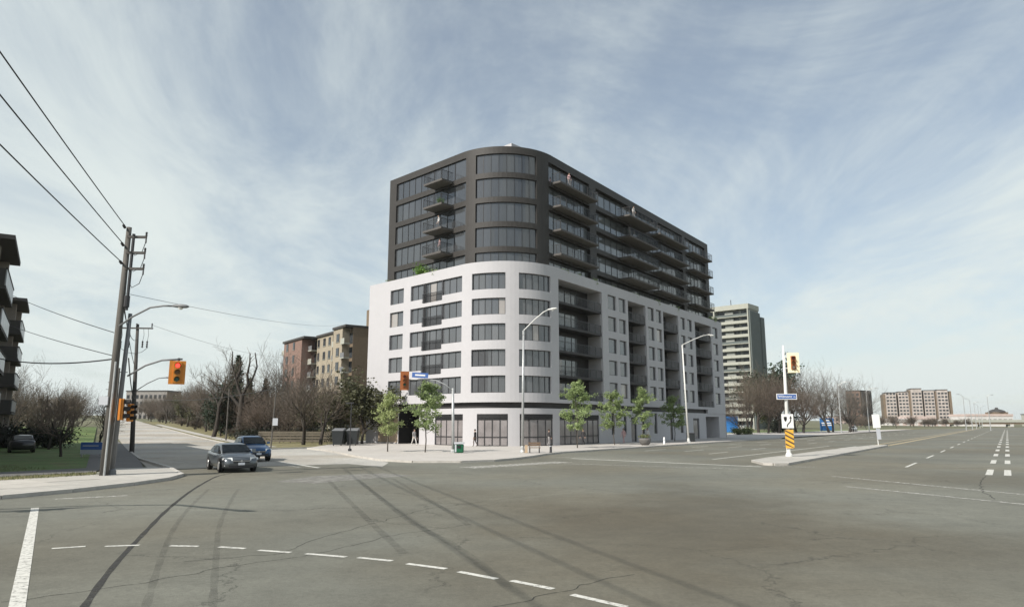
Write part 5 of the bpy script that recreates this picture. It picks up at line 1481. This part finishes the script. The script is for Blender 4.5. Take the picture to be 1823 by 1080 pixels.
# distant lamp poles on the avenue
dl = empty('lamp_pole', (0, 0, 0)); mb = MB(); mb.tube([(0, 0, 0), (0, 0, 12)], [.15, .09], 8); mb.build('pole', 'galv', dl)
mb = MB(); mb.tube([(0, 0, 11.9), (1.4, 0, 12.6), (2.6, 0, 12.7)], .07, 6); mb.build('lamp_arm', 'galv_white', dl); mb = MB(); mb.bar((2.4, 0, 12.7), (3.5, 0, 12.65), .3, .16); mb.build('lamp_head', 'galv', dl)
for i, (a, b, rz, lab) in enumerate([(298, -12, 3.6, 'nearest of the far lamp poles on the avenue, left of the pair'), (306, -5.0, .45, 'second of the far lamp poles, right of the pair'), (352, -12, 3.6, 'third far lamp pole on the avenue centre line'), (400, -12, .45, 'fourth far lamp pole on the avenue centre line'),
        (452, -12, 3.6, 'fifth far lamp pole by the overpass'), (500, -12, .45, 'farthest lamp pole by the overpass'), (232, -33.5, 5.3, 'white lamp pole on the verge before the pink complex'), (192, -34.0, 5.3, 'lamp pole on the verge behind the spreading grey trees')]):
    x, y = RD(a, b); use(dl, x, y, rz, 1.0, lab, 'street lamp', 'far lamp poles on the avenue', z=.0)

# ------------------------------------------------------------------ signs and street furniture
B = empty('notice_board', (-30.6, 52.0, .1), label='blue and grey property board on the shaded lawn at left', cat='sign')
for x in (-31.3, -29.9): mb = MB(); mb.bar((x, 52.0, .05), (x, 52.0, .35), .08); mb.build('leg', 'galv', B)
mb = MB(); mb.box(-31.4, -29.85, 51.95, 52.05, .3, .62); mb.build('lower_panel', 'sign_grey', B); mb = MB(); mb.box(-31.4, -29.85, 51.94, 52.06, .62, 1.15); pn = mb.build('blue_panel', 'sign_blue', B)
mb = MB(); mb.box(-31.25, -30.1, 51.93, 51.938, .86, .93); mb.build('pale_stripe', 'sign_grey', pn)
B = empty('hoarding', (50.0, 164.5, 0), label='plain bright blue hoarding at the end of the new building', cat='sign')
mb = MB(); mb.box(48.4, 52.4, 164.45, 164.55, .5, 4.1); mb.build('panel', 'sign_bluebright', B)
for x in (48.5, 52.3): mb = MB(); mb.bar((x, 164.6, 0), (x, 164.6, 4.2), .15); mb.build('post', 'galv_white', B)
mb = MB(); mb.box(52.6, 53.6, 164.2, 164.6, 0, 1.9); mb.build('utility_box', 'galv_white', B)
B = empty('billboard', (93.5, 212, 0), label='blue roadside billboard with white lettering lines among the bare trees', cat='sign')
mb = MB(); mb.box(92.0, 96.1, 211.9, 212.05, .4, 4.1); pn = mb.build('panel', 'sign_bluebright', B)
for j, (z, x0, x1) in enumerate(((3.4, 93.2, 94.9), (2.6, 92.4, 95.7), (2.0, 92.5, 95.5))):
    mb = MB(); mb.box(x0, x1, 211.87, 211.895, z - .17, z + .17); mb.build('lettering_line', 'sign_white', pn)
for x in (92.3, 95.8): mb = MB(); mb.bar((x, 212.1, 0), (x, 212.1, 4.0), .18); mb.build('post', 'galv', B)
# green litter bin
B = empty('litter_bin', (-4.35, 58.7, .12), label='green litter bin with pale rim beside the plaza signal post', cat='bin')
mb = MB(); mb.box(-4.72, -3.98, 58.4, 59.0, .14, .82); o = mb.build('body', 'bin_green', B); bm = bmesh.new(); bm.from_mesh(o.data); bmesh.ops.bevel(bm, geom=bm.edges[:], offset=.05, segments=2, affect='EDGES'); bm.to_mesh(o.data); bm.free()
mb = MB(); mb.box(-4.75, -3.95, 58.37, 59.03, .84, .98); mb.build('rim', 'sign_grey', B); mb = MB(); mb.box(-4.5, -4.2, 58.36, 58.398, .5, .72); mb.build('slot', 'garage_dark', B)
mb = MB(); mb.box(-4.68, -4.55, 58.385, 58.397, .2, .8); mb.build('corner_strip', 'sign_grey', B)
B = empty('planter', (14.8, 79.3, .12), label='round dark concrete planter on the avenue pavement', cat='planter')
mb = MB(); mb.lathe([(.35, .12), (.55, .3), (.68, .65), (.7, .85), (.62, .85), (.6, .7)], 18, (14.8, 79.3, 0)); mb.build('bowl', 'planter', B, smooth=True)
mb = MB(); rd_ = random.Random(5)
for k in range(260): leaf_quad(mb, Vector((14.8 + rd_.gauss(0, .28), 79.3 + rd_.gauss(0, .28), .95 + abs(rd_.gauss(0, .16)))), .09, rd_, .8)
mb.build('plants', 'bush_leaf', B)
B = empty('litter_bin', (23.6, 94.2, .12), label='dark square litter bin right of the white street lamp', cat='bin')
mb = MB(); mb.box(23.2, 24.1, 93.8, 94.6, .13, 1.15); mb.build('body', 'bin_dark', B); mb = MB(); mb.box(23.15, 24.15, 93.75, 94.65, 1.15, 1.27); mb.build('lid', 'dark_metal', B)
B = empty('bench', (1.9, 58.6, .12), label='short wooden bench beside the corner street lamp', cat='bench')
for k in range(3): mb = MB(); mb.box(1.35, 2.35, 58.35 + k * .17, 58.5 + k * .17, .52, .57); mb.build('slat', 'bench_wood', B)
for k in range(2): mb = MB(); mb.box(1.35, 2.35, 58.83, 58.87, .68 + k * .16, .81 + k * .16); mb.build('slat', 'bench_wood', B)
for x in (1.42, 2.2): mb = MB(); mb.box(x, x + .08, 58.38, 58.86, .12, .52); mb.bar((x + .04, 58.84, .5), (x + .04, 58.9, .98), .06); mb.build('leg', 'dark_metal', B)
mb = MB(); mb.box(1.05, 1.28, 58.45, 58.75, .13, .75); mb.build('end_panel', 'hydrant_tan', B)
B = empty('bollard', (3.2, 58.9, .12), label='short dark bollard on the kerb right of the bench', cat='bollard')
mb = MB(); mb.lathe([(.12, .12), (.1, .2), (.09, .75), (.11, .78), (.1, .88), (.03, .93)], 12, (3.2, 58.9, 0)); mb.build('post', 'dark_metal', B, smooth=True)
mb = MB(); mb.lathe([(.115, .62), (.115, .68)], 12, (3.2, 58.9, 0)); mb.build('band', 'sign_grey', B)
B = empty('bollard', (17.6, 82.4, .12), label='small white bollard right of the round planter', cat='bollard')
mb = MB(); mb.lathe([(.14, .12), (.12, .2), (.11, .8), (.05, .95)], 12, (17.6, 82.4, 0)); mb.build('post', 'sign_white', B, smooth=True); mb = MB(); mb.lathe([(.125, .6), (.125, .68)], 12, (17.6, 82.4, 0)); mb.build('band', 'sign_grey', B)
# small black standpipe by the left end of the podium
B = empty('standpipe', (-14.2, 62.5, .12), label='slim black post left of the pale street tree', cat='post')
mb = MB(); mb.lathe([(.16, .12), (.16, .3), (.05, .36), (.05, 4.3)], 10, (-14.2, 62.5, 0)); mb.build('post', 'dark_metal', B); mb = MB(); mb.bar((-14.7, 62.5, 4.25), (-14.0, 62.5, 4.3), .12, .1); mb.build('head', 'dark_metal', B)
# waste containers beside the drive
for i, (x, y, lab) in enumerate([(-18.9, 77.6, 'dark waste container with pale lid nearest the drive'), (-17.5, 78.3, 'second dark waste container, hard by the building')]):
    B = empty('waste_container', (x, y, .12), label=lab, cat='container', group='waste containers by the drive')
    mb = MB(); mb.hexa([(x - .5, y - .5, .25), (x + .5, y - .5, .25), (x + .5, y + .5, .25), (x - .5, y + .5, .25)], [(x - .62, y - .6, 1.7), (x + .62, y - .6, 1.7), (x + .62, y + .6, 1.7), (x - .62, y + .6, 1.7)]); mb.build('body', 'bin_dark', B)
    mb = MB(); mb.hexa([(x - .65, y - .65, 1.71), (x + .65, y - .65, 1.71), (x + .65, y + .65, 1.71), (x - .65, y + .65, 1.71)], [(x - .6, y - .5, 1.8), (x + .6, y - .5, 1.8), (x + .6, y + .6, 2.0), (x - .6, y + .6, 2.0)]); mb.build('lid', 'grey_metal', B)
    for dx in (-.4, .4): mb = MB(); mb.tube([(x + dx - .04, y - .45, .19), (x + dx + .04, y - .45, .19)], .08, 8); mb.build('wheel', 'tyre', B)
# low rail fence under the trees
B = empty('fence', (-27, 87, .1), label='low weathered board fence under the bare trees', cat='fence')
for k in range(9):
    x = -31.5 + k * 1.4; y = 88.5 - k * .25
    mb = MB(); mb.bar((x, y, 0), (x, y, 1.5), .1); mb.build('post', 'fence_wood', B)
    if k < 8:
        for z in (.4, .75, 1.1, 1.4): mb = MB(); mb.bar((x, y - .06, z), (x + 1.4, y - .31, z), .03, .26); mb.build('board', 'fence_wood', B)

# ------------------------------------------------------------------ cars
def loft(mb, rings, closed=True):
    n = len(rings[0]); vs = [p for r in rings for p in r]; fs = []
    for i in range(len(rings) - 1):
        for k in range(n): fs.append((i * n + k, i * n + (k + 1) % n, (i + 1) * n + (k + 1) % n, (i + 1) * n + k))
    if closed: fs += [tuple(range(n))[::-1], tuple((len(rings) - 1) * n + k for k in range(n))]
    mb.add(vs, fs)
def car(name, loc, rz, paint, label, suv=False, small=False):
    C = empty(name, (0, 0, 0))
    w = .91; up = .12 if suv else 0
    zs = 1.0 if not suv else 1.13
    # stations: x, half width, z bottom, z shoulder, z top
    st_ = [(2.32, .60, .36, .52, .60), (2.24, .78, .24, .60, .70), (2.0, .87, .20, .68, .80), (1.5, .90, .19, .76, .90), (0.95, .91, .19, .82, .97), (0.0, .915, .19, .86, .99), (-1.0, .915, .19, .88, 1.01), (-1.75, .90, .20, .88, 1.03), (-2.15, .86, .26, .84, 1.02), (-2.32, .76, .36, .76, .94)]
    rings = []
    for x, hw, zb, zsd, zt in st_:
        zsd *= zs; zt *= zs; zb += up
        half = [(0, zt + .02), (hw * .55, zt + .005), (hw * .82, zt - .03), (hw * .95, (zt + zsd) / 2), (hw, zsd - .08), (hw * .995, (zsd + zb) / 2), (hw * .95, zb + .05), (hw * .8, zb)]
        rings.append([(x, y, z) for y, z in half] + [(x, -y, z) for y, z in half[::-1][:-1]])
    mb = MB(); loft(mb, rings); body = fixn(mb.build('body', paint, C, smooth=True))
    # cabin
    zr = 1.44 if not suv else 1.64; zb_ = .96 * zs
    cs = [(1.02, .74, zb_, .0), (.35, .70, zr - .10, 1), (-.05, .67, zr - .01, 1), (-.7, .665, zr, 1), (-1.2, .66, zr - .05, 1), (-1.95 if not suv else -2.0, .70, zb_ + .06, 0)]
    roof = []
    for x, hw, z, _ in cs: roof.append((x, hw, z))
    mb = MB()
    rg = []
    for x, hw, z in roof:
        bw = .84; zt = z
        rg.append([(x, 0, zt + .015), (x, hw * .7, zt), (x, hw, zt - .05), (x, hw + (bw - hw) * max(0.0, min(1.0, (zt - zb_) / .45)), min(zb_ + .0, zt - .06)), (x, -(hw + (bw - hw) * max(0.0, min(1.0, (zt - zb_) / .45))), min(zb_, zt - .06)), (x, -hw, zt - .05), (x, -hw * .7, zt)])
    loft(mb, rg); fixn(mb.build('cabin', paint, C, smooth=True))
    def glass(nm, pts, off):
        mb = MB(); off = Vector(off); mb.hexa([Vector(p) for p in pts], [Vector(p) + off for p in pts]); return fixn(mb.build(nm, 'car_glass', C))
    glass('windscreen', [(.98, -.70, zb_ + .03), (.98, .70, zb_ + .03), (.37, .62, zr - .10), (.37, -.62, zr - .10)], (.03, 0, .03))
    glass('rear_window', [(-1.9, -.64, zb_ + .10), (-1.9, .64, zb_ + .10), (-1.28, .58, zr - .09), (-1.28, -.58, zr - .09)], (-.03, 0, .03))
    for s_ in (-1, 1):
        y1, y0 = .845 * s_, .70 * s_
        glass('side_window', [(.72, y1, zb_ + .02), (-.22, y1, zb_ + .02), (-.22, y0, zr - .1), (.28, y0, zr - .14)], (0, .012 * s_, 0))
        glass('side_window', [(-.3, y1, zb_ + .02), (-1.45, y1, zb_ + .05), (-1.15, y0, zr - .14), (-.3, y0, zr - .1)], (0, .012 * s_, 0))
        mb = MB(); mb.hexa([(.85, .87 * s_, zb_ + .02), (.70, .87 * s_, zb_ + .02), (.70, 1.06 * s_, zb_ + .04), (.83, 1.06 * s_, zb_ + .04)], [(.83, .87 * s_, zb_ + .16), (.70, .87 * s_, zb_ + .16), (.70, 1.05 * s_, zb_ + .18), (.80, 1.05 * s_, zb_ + .18)]); fixn(mb.build('mirror', paint, C))
        zl = .66 * zs
        mb = MB(); mb.hexa([(2.25, .42 * s_, zl - .07), (1.95, .84 * s_, zl - .02), (1.93, .86 * s_, zl + .05), (2.23, .44 * s_, zl + .07)], [(2.33, .43 * s_, zl - .06), (2.06, .90 * s_, zl - .02), (2.0, .905 * s_, zl + .07), (2.25, .45 * s_, zl + .10)]); fixn(mb.build('headlight', 'headlight', C))
        mb = MB(); mb.bar((2.27, .52 * s_, .36 + up), (2.14, .78 * s_, .36 + up), .08, .08); mb.build('fog_light', 'headlight' if s_ < 0 else 'dark_metal', C)
        for x in (1.42, -1.42):
            r_ = .335 if not suv else .37
            mb = MB(); mb.tube([(x, .70 * s_, r_), (x, .925 * s_, r_)], [r_, r_], 20); t = mb.build('wheel', 'tyre', C)
            mb = MB(); mb.tube([(x, .90 * s_, r_), (x, .937 * s_, r_)], [r_ * .68, r_ * .60], 14); mb.build('rim', 'rim', t)
            mb = MB(); n = 12; vs = []; fs = []
            for k in range(n + 1):
                a = PI * k / n; ca, sa = math.cos(a), math.sin(a)
                vs += [(x + ca * (r_ + .02), .918 * s_, r_ + sa * (r_ + .02)), (x + ca * (r_ + .075), .918 * s_, r_ + sa * (r_ + .07)), ]
            fs = [(2 * k, 2 * k + 1, 2 * k + 3, 2 * k + 2) for k in range(n)]
            mb.add(vs, fs); mb.build('wheel_arch', 'dark_metal', C)
        for x in (.1, -.95): mb = MB(); mb.bar((x, .93 * s_, .80 * zs), (x - .2, .93 * s_, .80 * zs), .03); mb.build('door_handle', paint, C)
    zg = .52 * zs
    mb = MB(); mb.hexa([(2.28, -.40, zg - .04), (2.28, .40, zg - .04), (2.27, .42, zg + .10), (2.27, -.42, zg + .10)], [(2.35, -.40, zg - .04), (2.35, .40, zg - .04), (2.33, .42, zg + .10), (2.33, -.42, zg + .10)]); gr = fixn(mb.build('grille', 'dark_metal', C))
    mb = MB(); mb.bar((2.352, -.42, zg + .06), (2.352, .42, zg + .06), .02, .025); mb.build('chrome_bar', 'rim', gr)
    mb = MB(); mb.tube([(2.35, 0, zg + .06), (2.365, 0, zg + .06)], .055, 12); mb.build('badge', 'rim', gr)
    mb = MB(); mb.box(2.24, 2.33, -.62, .62, .25 + up, .36 + up); mb.build('lower_intake', 'dark_metal', C)
    mb = MB(); mb.box(2.352, 2.37, -.16, .16, zg - .14, zg - .02); mb.build('licence_plate', 'plate', C)
    if suv:
        for s_ in (-1, 1): mb = MB(); mb.bar((.1, .58 * s_, zr + .04), (-1.4, .58 * s_, zr + .04), .04); mb.build('roof_rail', 'dark_metal', C)
    C.location = loc; C.rotation_euler = (0, 0, rz)
    return tag(C, label, 'car')
hd_ = math.atan2(-.864, .503)
car('parked_car', (-15.25, 38.9, .01), hd_ + .06, 'car_grey', 'grey sedan waiting at the mouth of the side street')
car('parked_car', (-18.0, 49.2, .012), hd_ + .05, 'car_blue', 'dark blue hatchback behind the grey sedan', suv=True)
x, y = RD(236, -38.5); car('parked_car', (x, y, .12), math.atan2(-dM[1], -dM[0]), 'car_white', 'small white car far away before the pink complex', suv=True)
car('parked_car', (-41.8, 60.8, .11), 2.2, 'car_black', 'dark car parked below the left-hand balconies')

# ------------------------------------------------------------------ people
def person(loc, rz, top, legs, label, stride=.35, arm=.3, hairm='hair', sit=False, bag=None):
    """one skinned body in walking pose, hair as a child"""
    me = bpy.data.meshes.new('person_skel'); V = []; E_ = []; Rr = []
    def v(x, y, z, r): V.append((x, y, z)); Rr.append(r); return len(V) - 1
    def e(a, b): E_.append((a, b))
    pel = v(0, 0, .95, .145); wst = v(0, 0, 1.10, .125); ch = v(0, .0, 1.30, .15); sh = v(0, 0, 1.43, .10); nk = v(.01, 0, 1.50, .055); hd0 = v(.02, 0, 1.57, .075); hd1 = v(.025, 0, 1.65, .098); hd2 = v(.02, 0, 1.73, .07)
    for a, b in ((pel, wst), (wst, ch), (ch, sh), (sh, nk), (nk, hd0), (hd0, hd1), (hd1, hd2)): e(a, b)
    nose = v(.125, 0, 1.635, .018); e(hd1, nose)
    for s_ in (-1, 1):
        f_ = stride * s_
        hp = v(.02 * s_, .09 * s_, .88, .105); kn = v(f_ * .55 + .05, .095 * s_, .50, .065); an = v(f_ * .95 - (.10 if s_ < 0 else 0), .095 * s_, .09 + (.05 if s_ < 0 else 0), .045); ft = v(f_ * .95 + .15 - (.08 if s_ < 0 else 0), .10 * s_, .035, .038)
        e(pel, hp); e(hp, kn); e(kn, an); e(an, ft)
        so_ = v(0, .18 * s_, 1.41, .062); el = v(-f_ * arm - .02, .235 * s_, 1.12, .046); wr = v(-f_ * arm * 1.2 + .12, .24 * s_, .90, .034); hn = v(-f_ * arm * 1.2 + .16, .235 * s_, .82, .036)
        e(sh, so_); e(so_, el); e(el, wr); e(wr, hn)
        for q in range(4): fg = v(-f_ * arm * 1.2 + .17 + .012 * q, (.215 + .016 * q) * s_, .74 - .006 * abs(q - 1.5), .010); e(hn, fg)
        th = v(-f_ * arm * 1.2 + .205, .21 * s_, .79, .011); e(hn, th)
    me.from_pydata(V, E_, []); o = bpy.data.objects.new('tmp_person', me); col.objects.link(o)
    md = o.modifiers.new('skin', 'SKIN')
    for i, sv in enumerate(me.skin_vertices[0].data): sv.radius = (Rr[i], Rr[i] * (1.0 if i not in (0, 1, 2, 3) else 1.25)); sv.use_root = (i == 0)
    o.modifiers.new('sub', 'SUBSURF').levels = 1; o.modifiers['sub'].render_levels = 1
    dg = bpy.context.evaluated_depsgraph_get(); dg.update()
    m2 = bpy.data.meshes.new_from_object(o.evaluated_get(dg)); bpy.data.objects.remove(o); m2.name = 'person'
    m2.materials.clear()
    for k in ('skin', top, legs, 'cloth_dark'): m2.materials.append(MAT[k])
    for p in m2.polygons:
        c = p.center; p.use_smooth = True
        if c.z > 1.475: p.material_index = 0
        elif c.z < .075: p.material_index = 3
        elif abs(c.y) > .17 and c.z < .90 and c.z > .66: p.material_index = 0
        elif c.z > .97 or (abs(c.y) > .19 and c.z > .9): p.material_index = 1
        else: p.material_index = 2
    b = bpy.data.objects.new('person', m2); col.objects.link(b); b.location = loc; b.rotation_euler = (0, 0, rz)
    mb = MB(); vs = []; fs = []; nr, ns = 6, 12
    for i in range(nr):
        t = i / (nr - 1)
        for k in range(ns):
            a = 2 * PI * k / ns; front = math.cos(a) > .55
            ph = t * (1.05 if front else 1.9); rr = .118 * math.sin(max(ph, .02))
            vs.append((.01 + rr * math.cos(a), rr * math.sin(a), 1.675 + .115 * math.cos(ph)))
    for i in range(nr - 1):
        for k in range(ns): fs.append((i * ns + k, i * ns + (k + 1) % ns, (i + 1) * ns + (k + 1) % ns, (i + 1) * ns + k))
    mb.add(vs, fs); h = mb.build('hair', hairm, None, smooth=True); h.parent = b
    if bag:
        mb = MB(); mb.box(.0, .26, .27, .35, .52, .80); mb.bar((.06, .31, .8), (.13, .31, .92), .015); mb.bar((.2, .31, .8), (.13, .31, .92), .015); g = fixn(mb.build('handbag', bag, None, label='small handbag held by the walker at the shopfront', cat='bag')); g.location = loc; g.rotation_euler = (0, 0, rz)
    return tag(b, label, 'person', 'pedestrians by the new building')
def pf(u, out): q = PP.at(u, out); return (q.x, q.y, .13)
person(pf(13.0, 2.4), R(-50), 'cloth_grey', 'cloth_white', 'person in grey top and white trousers walking by the first shopfront', bag='cloth_brown')
person(pf(20.6, 1.4), R(160), 'cloth_dark', 'cloth_brown', 'person in dark coat at the left edge of the second shopfront', stride=.12)
person(pf(27.4, 1.4), R(20), 'cloth_dark', 'cloth_grey', 'person in dark top standing before the third shopfront', stride=.1)
person(pf(32.3, 2.0), R(235), 'cloth_dark', 'cloth_dark', 'person all in dark walking left before the fourth shopfront', stride=.42)
person(pf(42.2, 2.0), R(235), 'cloth_pink', 'cloth_pink', 'person in pale pink walking beside the second avenue street tree')
person(pf(48.6, 2.2), R(235), 'cloth_white', 'cloth_pink', 'person in white top pushing along near the round planter', stride=.42)
for u, i, rz, c1, lab in ((11.3, 2, 200, 'cloth_white', 'person in white on the third balcony down of the left tower face'), (11.6, 3, 160, 'cloth_pink', 'person in pale top on the lowest balcony of the left tower face')):
    q = TP.at(u, 1.0); b = person((q.x, q.y, TT - THH - .1 - TF * i), R(rz), c1, 'cloth_grey', lab, stride=.05)
q = TP.at(11.8, 1.2); use(tp[0], q.x, q.y, 0, .55, 'pale green potted plant on the second balcony down of the left tower face', 'plant', z=TT - THH - .09 - TF)
q = TP.at(28.9, .9); person((q.x, q.y, TT - THH - .25), R(-60), 'cloth_pink', 'cloth_grey', 'person on the top avenue balcony nearest the rounded corner', stride=.05)
q = TP.at(45.6, 1.4); person((q.x, q.y, TT - THH - .25), R(-60), 'cloth_white', 'cloth_grey', 'person in white on the top avenue balcony at mid facade', stride=.05)

# ------------------------------------------------------------------ grass blades on the near verge and lawn edge
rg_ = random.Random(9); mb = MB()
for k in range(9000):
    a = rg_.uniform(-8, 17.2); b = rg_.uniform(-37.5, -35.1) if rg_.random() < .6 else rg_.uniform(-48, -41.3)
    x, y = RD(a, b)
    if x * .8643 + y * .503 > -2.2 and b < -38: continue
    hh = rg_.uniform(.05, .16); an = rg_.uniform(0, 6.28); dx, dy = math.cos(an) * .012, math.sin(an) * .012; lx, ly = rg_.gauss(0, .04), rg_.gauss(0, .04)
    mb.face([(x - dx, y - dy, .1), (x + dx, y + dy, .1), (x + lx, y + ly, .1 + hh)])
mb.build('grass', 'grass_blade', None, kind='stuff', label='short spring grass on the left verge and lawn', cat='grass')

# ------------------------------------------------------------------ light spring haze over the whole place
hm = bpy.data.materials.new('haze'); hm.use_nodes = True
ht = hm.node_tree
for n in list(ht.nodes): ht.nodes.remove(n)
ho = N(ht, 'ShaderNodeOutputMaterial'); pv = N(ht, 'ShaderNodeVolumePrincipled')
pv.inputs['Color'].default_value = (0.93, 0.96, 0.98, 1); pv.inputs['Density'].default_value = 0.0001; pv.inputs['Anisotropy'].default_value = 0.2
ht.links.new(pv.outputs[0], ho.inputs['Volume']); MAT['haze'] = hm
mb = MB(); mb.box(-4200, 4200, -700, 4200, -2, 62); mb.build('haze', 'haze', None, kind='stuff', label='pale spring haze over the whole street', cat='haze')
